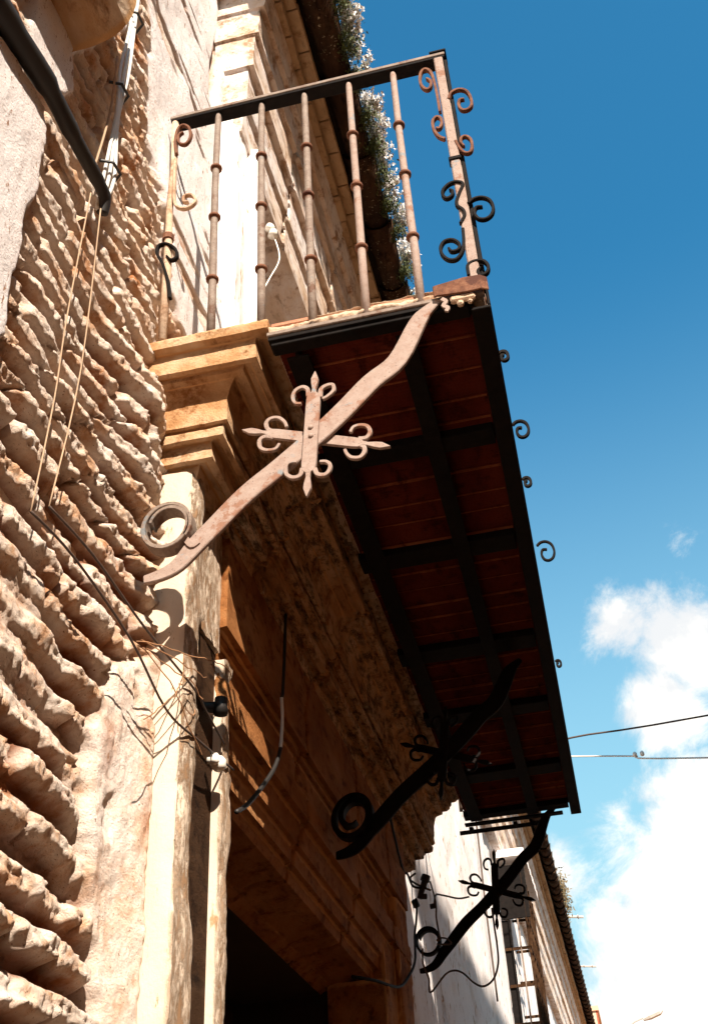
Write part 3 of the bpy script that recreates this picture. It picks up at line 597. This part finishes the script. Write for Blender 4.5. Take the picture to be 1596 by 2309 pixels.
SC = dict(
 S1=[(-0.042, 4.342), (-0.042, 4.414), (-0.044, 4.489), (-0.05, 4.544), (-0.065, 4.565), (-0.078, 4.551), (-0.084, 4.515), (-0.08, 4.481), (-0.068, 4.462), (-0.057, 4.471), (-0.054, 4.498), (-0.065, 4.517)],
 S2=[(-0.013, 4.398), (-0.002, 4.426), (0.02, 4.433), (0.039, 4.418), (0.048, 4.383), (0.047, 4.347), (0.035, 4.33), (0.019, 4.333), (0.012, 4.357), (0.017, 4.382), (0.03, 4.381)],
 S3=[(-0.041, 4.22), (-0.057, 4.239), (-0.067, 4.277), (-0.066, 4.312), (-0.054, 4.328), (-0.043, 4.316), (-0.043, 4.29), (-0.052, 4.272), (-0.059, 4.279)],
 S4=[(-0.014, 4.202), (-0.006, 4.165), (0.006, 4.14), (0.02, 4.139), (0.027, 4.161), (0.027, 4.191), (0.016, 4.211), (0.003, 4.208), (0.0, 4.188), (0.007, 4.169)],
 S5=[(-0.037, 3.854), (-0.023, 3.882), (-0.025, 3.905), (-0.039, 3.932), (-0.027, 3.973), (-0.014, 4.007), (-0.029, 4.022), (-0.049, 4.02), (-0.066, 4.002), (-0.07, 3.981), (-0.062, 3.964), (-0.048, 3.969), (-0.043, 3.987), (-0.051, 3.997)],
 S6=[(-0.01, 3.93), (0.006, 3.943), (0.027, 3.943), (0.045, 3.926), (0.051, 3.894), (0.043, 3.867), (0.026, 3.856), (0.009, 3.864), (0.002, 3.888), (0.009, 3.908), (0.025, 3.906)],
 S7=[(-0.033, 3.834), (-0.036, 3.785), (-0.044, 3.749), (-0.06, 3.726), (-0.079, 3.729), (-0.093, 3.751), (-0.095, 3.779), (-0.083, 3.8), (-0.062, 3.799), (-0.048, 3.778), (-0.052, 3.759), (-0.069, 3.757), (-0.076, 3.773)],
 S8=[(-0.038, 3.662), (-0.037, 3.695), (-0.023, 3.708), (0.001, 3.705), (0.012, 3.683), (0.007, 3.661), (-0.009, 3.654), (-0.014, 3.671), (-0.006, 3.682)],
 W1=[(-0.822, 4.442), (-0.829, 4.51), (-0.824, 4.565), (-0.807, 4.581), (-0.787, 4.556), (-0.782, 4.509), (-0.796, 4.481), (-0.816, 4.494), (-0.821, 4.529), (-0.806, 4.546)],
 W2=[(-0.824, 4.421), (-0.823, 4.336), (-0.819, 4.232), (-0.809, 4.193), (-0.786, 4.175), (-0.763, 4.182), (-0.754, 4.204), (-0.768, 4.229), (-0.788, 4.231), (-0.789, 4.206), (-0.774, 4.201)],
 W3=[(-0.809, 3.812), (-0.819, 3.885), (-0.839, 3.962), (-0.856, 4.004), (-0.854, 4.035), (-0.831, 4.037), (-0.803, 4.005), (-0.799, 3.972), (-0.814, 3.965), (-0.828, 3.986)])
SCM = dict(S1=M_RUST, S2=M_RUST, S3=M_RUST, S4=M_RUST, S5=M_BLK, S6=M_BLK, S7=M_BLK, S8=M_BLK, W1=M_RUST, W2=M_MORT, W3=M_BLK)
for k_, pts in SC.items():
    ps = smoothpts(pts, 4); n = len(ps); yo = 1.832 if k_ in ('S5', 'S7', 'S1') else 1.836
    wd = [.0052+.0035*min(1, (n-1-i)/6)*1 if i > n-6 else .0078 for i in range(n)]
    Bp(MB().ribbon(ps, wd, yo, yo+.013).build('scroll', SCM[k_], bevel=.0015))
# curls bowed out from the street side of the railing
base = SC['S6']; bx, bz = -.01, 3.93
for (yy, xx, zz, sc) in ((2.47, .003, 3.71, .70), (3.14, .012, 3.735, .88), (2.16, .000, 3.70, .38), (2.72, .004, 3.70, .38), (3.90, .006, 3.70, .32)):
    ps = smoothpts([((a-bx)*sc+xx, (b_-bz)*sc+zz) for a, b_ in base], 4)
    Bp(MB().ribbon(ps, .0075, yy, yy+.010).build('scroll', M_BLK, bevel=.001))
# rusty corner collar plate with crumbling mortar
cp = MB()
pts = [(-.128, 1.828), (-.120, 1.826), (-.05, 1.818), (-.012, 1.820), (.004, 1.832)]
n0 = 0; n = len(pts)
V = []
for (a, b_) in pts: V += [(a, b_, 3.592+.008*math.sin(a*40)), (a, b_, 3.638), (a, b_+.006, 3.638), (a, b_+.006, 3.592+.008*math.sin(a*40))]
Fq = []
for i in range(n-1):
    for j in range(4): Fq.append((4*i+j, 4*i+(j+1) % 4, 4*i+4+(j+1) % 4, 4*i+4+j))
Fq += [(0, 1, 2, 3), (4*n-4, 4*n-3, 4*n-2, 4*n-1)]
Bp(cp.add(V, Fq).build('corner_plate', M_RUST, bevel=.002))
Bp(MB().box(-.09, -.03, 1.826, 1.842, 3.572, 3.590).box(-.075, -.06, 1.824, 1.84, 3.556, 3.571).box(-.05, -.038, 1.826, 1.84, 3.560, 3.571).build('mortar_crumb', M_MORT, bevel=.004))
Bp(MB().ribbon(smoothpts([(-.110, 3.590), (-.100, 3.578), (-.108, 3.566), (-.098, 3.556), (-.103, 3.545)], 3), .010, 1.828, 1.834).build('iron_tongue', M_PINK))

# ------------------------------------------------------------------ iron brackets
HOOKS = dict(
 TL=[(-0.445, 3.362), (-0.446, 3.384), (-0.458, 3.395), (-0.475, 3.388), (-0.482, 3.368), (-0.476, 3.349), (-0.462, 3.344)],
 TR=[(-0.417, 3.351), (-0.414, 3.376), (-0.4, 3.385), (-0.386, 3.383), (-0.385, 3.365), (-0.401, 3.35), (-0.412, 3.346)],
 BL=[(-0.463, 3.152), (-0.469, 3.133), (-0.485, 3.13), (-0.5, 3.143), (-0.501, 3.164), (-0.492, 3.175), (-0.476, 3.173)],
 BR=[(-0.436, 3.145), (-0.43, 3.127), (-0.414, 3.122), (-0.404, 3.131), (-0.401, 3.147), (-0.41, 3.158), (-0.424, 3.161)],
 LT=[(-0.532, 3.294), (-0.548, 3.305), (-0.553, 3.324), (-0.543, 3.337), (-0.523, 3.335), (-0.508, 3.317), (-0.504, 3.301)],
 LB=[(-0.535, 3.277), (-0.554, 3.285), (-0.568, 3.278), (-0.568, 3.257), (-0.554, 3.244), (-0.532, 3.242), (-0.521, 3.256)],
 RT=[(-0.339, 3.226), (-0.32, 3.225), (-0.311, 3.24), (-0.316, 3.257), (-0.331, 3.265), (-0.348, 3.263), (-0.356, 3.249)],
 RB=[(-0.34, 3.209), (-0.327, 3.199), (-0.328, 3.183), (-0.339, 3.172), (-0.357, 3.176), (-0.367, 3.189), (-0.371, 3.203)])
def bracket(y, label, mat, warp=None):
    root = empty('iron_bracket', (-.82, y, 2.93), label, 'bracket', 'scrolled iron brackets under the balcony')
    P = lambda o: setparent(o, root)
    c = [(-.116, 3.602), (-.150, 3.575), (-.176, 3.540), (-.232, 3.432), (-.297, 3.380), (-.359, 3.316), (-.416, 3.262), (-.513, 3.181), (-.595, 3.118), (-.665, 3.047), (-.707, 3.004), (-.747, 2.958), (-.785, 2.940), (-.822, 2.934)]
    k_w = 1.22 if warp else 1.0
    w = [k_w*q_ for q_ in [.016, .030, .044, .051, .052, .052, .052, .050, .050, .048, .044, .036, .028, .020]]
    rj = random.Random(int(y*10)); w = [q_*rj.uniform(.95, 1.05) for q_ in w]
    cs = smoothpts([(a, b_, ww) for (a, b_), ww in zip(c, w)], 4)
    P(MB().ribbon([(a, b_) for a, b_, _ in cs], [q_[2] for q_ in cs], y-.006, y+.006).build('arm', mat, bevel=.002))
    # volute: hoop of the same bar turned edge-on, with inner curl
    cx, cz, r = -.772, 3.058, (.066 if warp else .054); vp = []
    for i in range(58 if warp else 46):
        a = math.radians(-38+i*12.5); rr = r*(1-(.0088 if not warp else .0125)*max(0, i-24)**1.12); vp.append((cx+rr*math.cos(a), cz+rr*1.08*math.sin(a)))
    P(MB().ribbon(vp, [.010 if not warp else .018]*(52 if warp else 40)+[.009, .009, .008, .008, .007, .006], y-.022, y+.016).build('volute', mat if mat is not M_PINK else M_GREY, bevel=.0015))
    P(MB().ribbon(smoothpts([(cx+r*.80, cz-r*.72), (-.715, 3.000), (-.700, 3.008)], 4), .014, y-.010, y+.010).build('rivet_strap', mat, bevel=.001))
    # cross: two bars on the front of the arm, with spear tips
    def spear(a, b_, wv, y0_, y1_, tip=.062, name='cross_bar'):
        ax_, az = a; bx_, bz = b_; l = math.hypot(bx_-ax_, bz-az); ux, uz = (bx_-ax_)/l, (bz-az)/l
        st = [(0, .0015), (.022, .017), (.036, .0155), (.054, .009), (.066, .012), (.074, wv*.9), (.088, wv), (l/2, wv), (l-.088, wv), (l-.074, wv*.9), (l-.066, .012), (l-.054, .009), (l-.036, .0155), (l-.022, .017), (l, .0015)]
        return P(MB().ribbon([(ax_+ux*s_, az+uz*s_) for s_, _ in st], [w_ for _, w_ in st], y0_, y1_).build(name, mat, bevel=.0012))
    v_ = spear((-.426, 3.436), (-.456, 3.070), .033, y-.0165, y-.0065)
    h_ = spear((-.611, 3.318), (-.268, 3.186), .027, y+.0065, y+.0155)
    for (ra, rb) in ((-.441, 3.263), (-.441, 3.238)):
        c_ = MB().tube([(ra, y-.0160, rb), (ra, y-.0195, rb), (ra, y-.0212, rb)], [.0065, .0055, .002], 10).build('rivet', mat, smooth=True); c_.parent = v_; c_.matrix_parent_inverse = Matrix.Identity(4)
    for k_, pts in HOOKS.items():
        ps = smoothpts(pts, 4); n = len(ps)
        par = v_ if k_[0] in 'TB' else h_; yo = y-.0160 if k_[0] in 'TB' else y+.007
        o = MB().ribbon(ps, [.011-.004*i/n for i in range(n)], yo, yo+.009).build('scroll', mat, bevel=.001)
        o.parent = par; o.matrix_parent_inverse = Matrix.Identity(4)
    if warp:
        for c_ in root.children_recursive:
            for v in c_.data.vertices:
                t_ = (3.6-v.co.z)/.67; v.co = Vector((-.12+(v.co.x+.12)*.90, v.co.y-.36*t_, 3.575+(v.co.z-3.6)*1.15))
    return root
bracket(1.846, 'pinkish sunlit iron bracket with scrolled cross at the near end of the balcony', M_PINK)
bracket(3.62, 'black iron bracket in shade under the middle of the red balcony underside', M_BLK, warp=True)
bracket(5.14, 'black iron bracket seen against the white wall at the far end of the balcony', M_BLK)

# ------------------------------------------------------------------ cables
def cable(name, pts, r, mat, label, cat, group=None, n=6, sm=5):
    ps = smoothpts(pts, sm); c0 = ps[0]; o = MB().tube(ps, r, n).build(name, mat, smooth=True)
    tag(o, label, cat, group); return o
t = empty('electric_cable', (-.83, 1.49, 3.75), 'bundle of three white cables running up the brick wall in black clips', 'cable')
for dx in (-.012, 0, .012):
    o = MB().tube(smoothpts([(-.845, 1.475+dx*.3, 3.735), (-.832+dx*.6, 1.485+dx, 3.86), (-.826-dx*.3, 1.474+dx, 4.10), (-.826+dx*.5, 1.480+dx, 4.3), (-.832, 1.502+dx, 4.56), (-.84, 1.512+dx*1.4, 4.80), (-.85, 1.54+dx, 5.2)], 6), .0048, 7).build('strand', M_CABW, smooth=True); setparent(o, t)
for zz, yy in ((3.885, 1.484), (4.20, 1.474), (4.60, 1.504)):
    o = MB().tube([(-.843, yy-.035, zz), (-.815, yy-.018, zz+.004), (-.812, yy+.018, zz+.004), (-.84, yy+.035, zz)], .0042, 6).build('clip', M_CABB); setparent(o, t)
o = MB().tube(smoothpts([(-.862, .60, 3.70), (-.848, .97, 3.755), (-.838, 1.177, 3.785), (-.832, 1.313, 3.775), (-.828, 1.44, 3.775), (-.829, 1.475, 3.765), (-.84, 1.49, 3.735)], 6), [.030]*8+[.026]*5+[.020]*5+[.017]*6+[.015]*6+[.014]*7, 12).build('sleeved_cable', M_CABB, smooth=True)  # near end widened to take in the shadow beside the cable
tag(o, 'thick black sleeved cable running along the wall to the white cables', 'cable')
cable('hanging_cord', [(-.835, 1.42, 3.72), (-.835, 1.40, 3.3), (-.838, 1.405, 3.07), (-.842, 1.392, 2.795)], .0017, M_CORD, 'thin pale cord hanging on the brick wall, left of a pair', 'cord')
cable('hanging_cord', [(-.835, 1.473, 3.73), (-.832, 1.478, 3.22), (-.836, 1.44, 2.84)], .0017, M_CORD, 'thin pale cord hanging on the brick wall, right of a pair', 'cord')
cable('hanging_cord', [(-.83, 1.41, 3.80), (-.825, 1.435, 4.05), (-.826, 1.434, 4.30)], .0030, M_CORD, 'short pale cord rising beside the white cable bundle', 'cord')
cable('brown_wire', [(-.842, 1.392, 2.795), (-.826, 1.535, 2.79), (-.80, 1.75, 2.735), (-.785, 1.92, 2.66), (-.765, 2.05, 2.65), (-.775, 2.33, 2.70)], .0026, M_WIRE, 'lower thin brown wire slanting across masonry and pilaster', 'wire')
cable('brown_wire', [(-.836, 1.44, 2.84), (-.82, 1.60, 2.835), (-.795, 1.80, 2.79), (-.765, 2.02, 2.755), (-.765, 2.10, 2.74), (-.772, 2.25, 2.73)], .0026, M_WIRE, 'upper thin brown wire slanting across masonry to the pilaster', 'wire')
cable('feed_cable', [(-.755, 2.74, 3.40), (-.757, 2.725, 3.24), (-.757, 2.70, 3.09), (-.755, 2.68, 3.06)], .0055, M_CABB, 'black upper length of cable hanging on the doorway frieze', 'cable')
cable('feed_cable', [(-.755, 2.68, 3.06), (-.755, 2.685, 2.99), (-.755, 2.665, 2.90)], .0052, M_CABW, 'white bare length of cable hanging on the doorway frieze', 'cable')
cable('feed_cable', [(-.755, 2.665, 2.90), (-.752, 2.58, 2.80), (-.765, 2.43, 2.66), (-.77, 2.34, 2.60)], .0058, M_CABB, 'black lower length of cable curving to the door jamb', 'cable')
o = MB().tube([(-.79, 2.19, 2.665), (-.76, 2.195, 2.665)], [.008, .008], 8).tube([(-.765, 2.195, 2.64), (-.765, 2.195, 2.648), (-.765, 2.195, 2.664), (-.765, 2.195, 2.672)], [.010, .017, .017, .010], 12).tube([(-.765, 2.165, 2.645), (-.765, 2.168, 2.650), (-.765, 2.168, 2.664), (-.765, 2.165, 2.668)], [.006, .010, .010, .006], 10).build('insulator', M_PORC, smooth=True)
tag(o, 'white porcelain insulator in the dark gap beside the door jamb', 'insulator')
o = MB().tube([(-.84, 2.17, 2.80), (-.80, 2.19, 2.80), (-.765, 2.20, 2.795)], [.010, .012, .016], 8).tube([(-.762, 2.19, 2.775), (-.762, 2.19, 2.815)], [.017, .015], 10).build('insulator', M_CABB, smooth=True)
tag(o, 'black insulator knob in the dark gap above the white one', 'insulator')
o = MB().tube([(-.735, 2.50, 4.86), (-.725, 2.50, 4.88)], .016, 10).tube([(-.72, 2.50, 4.82), (-.715, 2.50, 4.85)], [.018, .013], 10).tube(smoothpts([(-.72, 2.50, 4.84), (-.70, 2.52, 4.72), (-.73, 2.50, 4.60), (-.75, 2.47, 4.5)], 4), .003, 5).build('insulator', M_PORC, smooth=True)
tag(o, 'pale insulator with loose wire behind the railing by the upper door', 'insulator')
# knot of wires at the far corner of the surround
yb = 4.83
def at5(dx, z, yy=4.98): return (dx, yy, z)
cl = 'cable'
cable('loose_cable', [(-.775, 4.93, 3.30), (-.812, 5.0, 3.301), (-.76, 5.0, 3.261), (-.72, 5.0, 3.24)], .005, M_WIRE, 'short dark wire stub at the broken cornice corner', cl)
cable('loose_cable', [(-.70, 3.95, 3.20), (-.775, 4.60, 3.215), (-.775, 4.72, 3.23), (-.79, 4.95, 3.25), (-.74, 5.0, 3.255)], .0055, M_BLK, 'dark cable running along the carved doorway frieze to the wire knot', cl)
cable('loose_cable', [(-.776, 4.9, 3.18), (-.776, 4.9, 3.132), (-.783, 4.9, 3.078), (-.79, 4.88, 3.021), (-.78, 4.80, 2.95), (-.765, 4.68, 2.86), (-.765, 4.55, 2.78), (-.77, 4.30, 2.67), (-.80, 4.0, 2.625), (-.85, 3.86, 2.61)], .0055, M_BLK, 'dark cable dropping from the knot and round the right door jamb', cl)
cable('loose_cable', [(-.72, 5.0, 3.28), (-.706, 5.0, 3.205), (-.703, 5.0, 3.158), (-.707, 5.0, 3.118), (-.702, 5.0, 3.057), (-.698, 5.0, 3.022), (-.713, 5.0, 3.019), (-.702, 5.0, 3.028), (-.672, 5.0, 3.023), (-.653, 5.0, 3.004), (-.664, 5.0, 2.996), (-.715, 5.0, 3.004)], .004, M_WIRE, 'thin dark wire hanging from the knot with a flat loop at its end', cl)
cable('loose_cable', [(-.565, 5.13, 3.232), (-.614, 5.12, 3.227), (-.677, 5.1, 3.242), (-.707, 5.05, 3.233), (-.71, 5.0, 3.18)], .0042, M_WIRE, 'thin wire linking the far bracket cross to the wire knot', cl)
cable('loose_cable', [(-.788, 5.05, 3.006), (-.791, 5.05, 2.942), (-.771, 5.05, 2.877), (-.769, 5.05, 2.819), (-.703, 5.07, 2.889), (-.666, 5.09, 2.909), (-.626, 5.09, 2.895), (-.576, 5.07, 2.842), (-.534, 5.05, 2.821), (-.49, 5.05, 2.847), (-.463, 5.05, 2.907), (-.458, 5.05, 2.979), (-.460, 5.05, 3.063), (-.463, 5.07, 3.15)], .0045, M_WIRE, 'long thin wire sagging in loops below the far bracket', cl)
o = MB().tube([(-.735, 5.0, 3.31), (-.745, 5.0, 3.285)], [.020, .022], 10).tube([(-.742, 5.0, 3.29), (-.765, 5.0, 3.235), (-.775, 5.0, 3.21)], [.016, .013, .012], 8).tube([(-.765, 4.99, 3.215), (-.742, 5.0, 3.215)], .013, 8).tube([(-.795, 4.97, 3.195), (-.785, 4.97, 3.165)], .015, 8).tube([(-.73, 5.0, 3.168), (-.705, 5.0, 3.170)], .012, 8).build('junction_knot', M_CABB)
tag(o, 'black knot of electrical connectors hanging at the broken end of the stone cornice', 'connector')
# window with projecting grille far along the wall
WG = empty('window_grille', (-.7, 10.8, 3.0), 'tall projecting iron window grille under a white stone hood far along the wall', 'window grille')
def Wp(o): return setparent(o, WG)
X0g, X1g, YA, YB = -.86, -.64, 10.25, 11.45
H(rough_box('window_hood', -.90, -.575, 10.18, 11.60, 5.16, 5.23, M_PLA, None, d=.03, amp=.01, chip=.02, seed=30))
for yy in [YA+(YB-YA)*i/6 for i in range(7)]:
    Wp(MB().tube([(X1g, yy, 2.0), (X1g, yy, 5.1)], .011, 6).build('bar', M_WOOD))
for xx in (-.72, -.80): Wp(MB().tube([(xx, YA, 2.0), (xx, YA, 5.1)], .008, 6).build('bar', M_GREY if xx > -.75 else M_BLK))
for zz in (2.6, 3.1, 3.60, 3.74, 4.05, 4.36, 4.65, 4.95):
    Wp(MB().box(X0g, X1g+.012, YA-.006, YA+.006, zz-.012, zz+.012).box(X1g-.004, X1g+.010, YA+.007, YB, zz-.012, zz+.012).box(X0g, X1g+.012, YB+.001, YB+.012, zz-.012, zz+.012).build('cross_bar', M_WOOD))
Wp(MB().box(-.86, -.60, 10.24, 10.262, 4.62, 5.10).build('recess_shade_panel', M_BLK)); Wp(MB().box(-.865, -.79, 10.262, 10.285, 2.0, 4.615).build('recess_shade_panel', M_BLK))  # black panels added where the window recess lies in shade
H(MB().box(-1.24, -1.20, 10.36, 11.34, 2.9, 5.04).build('window', M_WOOD))
# downpipe-like streak board beside window: pale wooden roller casing
cable('wall_wire', [(-.83, 8.6, 5.6), (-.84, 8.75, 4.9), (-.84, 8.7, 4.3), (-.84, 8.75, 3.6)], .008, M_WIRE, 'thin dark wire hanging straight down the white wall before the window', 'wire')
# overhead wires
cable('overhead_wire', [(-.55, 9, 5.60), (.044, 9.0, 5.696), (1.19, 9.02, 5.731), (6.0, 9.1, 6.0)], .008, M_WIRE, 'dark overhead wire rising to the right across the sky', 'wire')
cable('overhead_wire', [(-.55, 9, 5.60), (.032, 9, 5.523), (.5, 9, 5.455), (1.10, 9, 5.35), (6.0, 9.1, 4.8)], .007, M_CABW, 'pale overhead wire running level across the clouds', 'wire')
for px, lb in ((.524, 'left of two'), (.584, 'right of two')):
    o = MB().tube([(px, 9, 5.445), (px, 9, 5.452), (px, 9, 5.475), (px, 9, 5.488)], [.011, .018, .018, .008], 10).build('wire_insulator', M_PORC, smooth=True); tag(o, 'small white insulator on the pale overhead wire, '+lb, 'insulator')
# antennas over the roof
for (x, y, z, lb) in ((-.62, 30, 9.09, 'spindly rooftop antenna poking out above the eave against the cloud, lower one'), (-.62, 22.0, 8.02, 'spindly rooftop antenna poking out above the eave against the cloud, upper one')):
    mb = MB().tube([(-1.4, y, z-1.6), (-1.4, y, z+.12)], .03, 6).tube([(-1.45, y, z+.08), (-.30, y, z-.06)], .022, 6)
    for i in range(5): mb.tube([(-1.2+i*.2, y-.12, z+.05-i*.024), (-1.2+i*.2, y+.12, z+.05-i*.024)], .012, 4)
    tag(mb.build('antenna', M_LAMP), lb, 'antenna')
# street lamp far away
sl_ = empty('street_lamp', (3.0, 35, 0), 'distant street lamp with a long slanted arm against the clouds', 'street lamp')
setparent(MB().tube([(-.2, 35, 8.35), (.45, 35, 8.68), (.75, 35, 8.77)], .028, 6).build('arm', M_LAMP), sl_)
setparent(MB().tube([(.70, 35, 8.71), (.9, 35, 8.78), (1.18, 35, 8.87), (1.27, 35, 8.92)], [.05, .10, .10, .05], 8).build('lamp_head', M_LAMP), sl_)
setparent(MB().tube([(-.2, 35, 0), (-.2, 35, 8.4)], .06, 8).build('pole', M_LAMP), sl_); sl_.location = (-.2, 35, 0)
for c in sl_.children: c.matrix_parent_inverse = Matrix.Translation((.2, -35, 0))
# distant building at the end of the street
DB = empty('distant_house', (-4, 64, 0), 'distant cream coloured house with flat roof at the end of the street', 'house')
setparent(MB().box(-9, -1.0, 60, 70, 0, 14.4).build('wall', mat_flat('cream_render', (.62, .45, .30), .9)), DB)
setparent(MB().box(-9.1, -.85, 59.9, 70.1, 14.4, 14.62).build('parapet', mat_flat('parapet_render', (.66, .40, .26), .9)), DB)
setparent(MB().box(-.998, -.93, 60, 60.3, 0, 14.4).build('corner_trim', mat_flat('red_trim', (.5, .08, .04), .8)), DB)

# ------------------------------------------------------------------ plants growing on the eave
def leafmat(name, c1, c2, tr=.3):
    mt, nt, b = newmat(name)
    c = ramp(nt, noise(nt, 30, 4, .6), [(.3, c1), (.7, c2)]); nt.links.new(c, b.inputs['Base Color']); b.inputs['Roughness'].default_value = .7
    b.inputs['Subsurface Weight'].default_value = 0; b.inputs['Transmission Weight'].default_value = 0
    return mt
M_LEAF = leafmat('eave_leaf', (.02, .03, .008), (.12, .15, .035)); M_FLO = leafmat('white_blossom', (.80, .77, .74), (.88, .86, .84)); M_STEM = mat_flat('weed_stem', (.22, .2, .12), .8)
def eave_plant(y, hgt, spread, seed, nfl, lab, dense=1.0):
    R_ = random.Random(seed); root = empty('eave_plant', (-.47, y, 6.38), lab, 'plant', 'weeds growing along the tiled eave')
    lf = MB(); fl = MB(); stm = MB()
    for i in range(int(900*dense)):
        a = R_.gauss(0, spread*.42); b_ = R_.gauss(0, .030); zz = abs(R_.gauss(0, hgt*.36)); zz = min(zz, hgt)
        c = Vector((-.440+b_+.02*R_.random()+zz*.12, y+a, 6.290+zz)); s_ = R_.uniform(.005, .011)
        u = Vector((R_.gauss(0, 1), R_.gauss(0, 1), R_.gauss(0, 1))).normalized(); w_ = u.orthogonal().normalized()
        lf.add([c-u*s_, c+w_*s_*.45, c+u*s_, c-w_*s_*.45], [(0, 1, 2, 3)])
    for i in range(nfl):
        yy = y+R_.gauss(0, spread*.55); h_ = hgt*R_.uniform(.7, 1.45); lean = Vector((R_.uniform(.02, .11), R_.gauss(0, .03), 0))
        p0 = Vector((-.455, yy, 6.34)); p1 = p0+Vector((0, 0, h_))+lean; pm = (p0+p1)/2+Vector((.008, .005, 0))
        stm.tube([p0, pm, p1], .0012, 4, caps=False)
        for k in range(R_.randint(7, 14)):
            t_ = R_.uniform(.62, 1.03); c = p0.lerp(p1, t_)+Vector((R_.gauss(0, .011), R_.gauss(0, .013), R_.gauss(0, .010)))
            for q_ in range(5):
                d_ = Vector((R_.gauss(0, 1), R_.gauss(0, 1), R_.gauss(0, 1))).normalized(); e_ = d_.orthogonal().normalized(); s_ = R_.uniform(.012, .022)
                fl.add([c, c+d_*s_*.5+e_*s_*.4, c+d_*s_, c+d_*s_*.5-e_*s_*.4], [(0, 1, 2, 3)])
    setparent(lf.build('foliage', M_LEAF, fix=False), root); setparent(fl.build('blossom', M_FLO, fix=False), root); setparent(stm.build('stem', M_STEM), root)
spots = [(2.33, .12, .10, 9), (2.52, .15, .12, 16), (2.72, .14, .10, 14), (2.90, .11, .09, 8), (3.10, .10, .09, 8), (3.27, .13, .09, 11), (3.45, .14, .10, 14), (3.64, .11, .08, 9), (3.82, .10, .08, 8), (4.10, .13, .08, 14), (4.28, .06, .06, 2)]
names = ['topmost white flowering weed on the eave at the edge of the photo', 'tall white flowering weed on the eave, second from the top', 'white flowering weed on the eave just above the balcony rail', 'leafy weed on the eave hidden behind the balcony rail',
 'sparse flowering weed on the eave just under the balcony rail', 'flowering weed on the eave level with the first baluster rings', 'bushy bright weed with white flowers at the middle of the eave', 'low dark weed below the bushy middle clump on the eave',
 'thin white flowering weed near the lower end of the green row', 'separate flowering clump set apart at the lower end of the eave row', 'tiny lowest sprig on the eave just above the balcony floor']
for i, (y, h_, sp, nf) in enumerate(spots): eave_plant(y, h_*1.1, sp*.85, 40+i, int(nf*1.8), names[i], dense=1.0 if i < 10 else .3)
for i, (y, z0, lb) in enumerate(((15.5, 6.34, 'small dry weed tuft on the far eave beside the cloud'), (27.0, 6.34, 'dry weed tuft on the farthest stretch of eave'))):
    R_ = random.Random(i); root = empty('dry_weed', (-.47, y, z0), lb, 'plant'); lf = MB()
    for k in range(500):
        c = Vector((-.43+R_.gauss(0, .04), y+R_.gauss(0, .45), z0+abs(R_.gauss(0, .09)))); u = Vector((R_.gauss(0, 1), R_.gauss(0, 1), R_.gauss(0, 1))).normalized(); w_ = u.orthogonal().normalized(); s_ = .03
        lf.add([c-u*s_, c+w_*s_*.4, c+u*s_, c-w_*s_*.4], [(0, 1, 2, 3)])
    setparent(lf.build('foliage', leafmat('dry_leaf', (.10, .07, .03), (.2, .14, .06)), fix=False), root)
# dry twigs caught on the wire beside the pilaster
tw = MB(); R_ = random.Random(4)
for pts in ([(-.80, 1.78, 2.745), (-.765, 1.83, 2.755), (-.755, 1.98, 2.812), (-.75, 2.10, 2.86), (-.755, 2.20, 2.90), (-.752, 2.27, 2.885)],
            [(-.80, 1.80, 2.76), (-.755, 1.95, 2.77), (-.75, 2.06, 2.80)], [(-.80, 1.79, 2.745), (-.765, 1.88, 2.70), (-.76, 1.96, 2.66), (-.76, 2.07, 2.62)],
            [(-.765, 1.95, 2.80), (-.76, 1.93, 2.72), (-.765, 1.86, 2.64), (-.78, 1.80, 2.58)], [(-.76, 1.96, 2.68), (-.765, 2.02, 2.69), (-.77, 2.05, 2.72)],
            [(-.79, 1.80, 2.74), (-.76, 1.90, 2.73), (-.755, 1.98, 2.75), (-.75, 2.03, 2.73)], [(-.755, 2.10, 2.86), (-.75, 2.13, 2.84), (-.752, 2.17, 2.85)]):
    ps = smoothpts([(a, b_, c) for a, b_, c in pts], 4); ps = [(a+R_.gauss(0, .0015), b_+R_.gauss(0, .0015), c+R_.gauss(0, .002)) for a, b_, c in ps]
    tw.tube(ps, .0013, 4, caps=False)
tag(tw.build('dry_twigs', M_TWIG), 'tangle of dry twigs sticking out beside the stone pilaster', 'twigs')
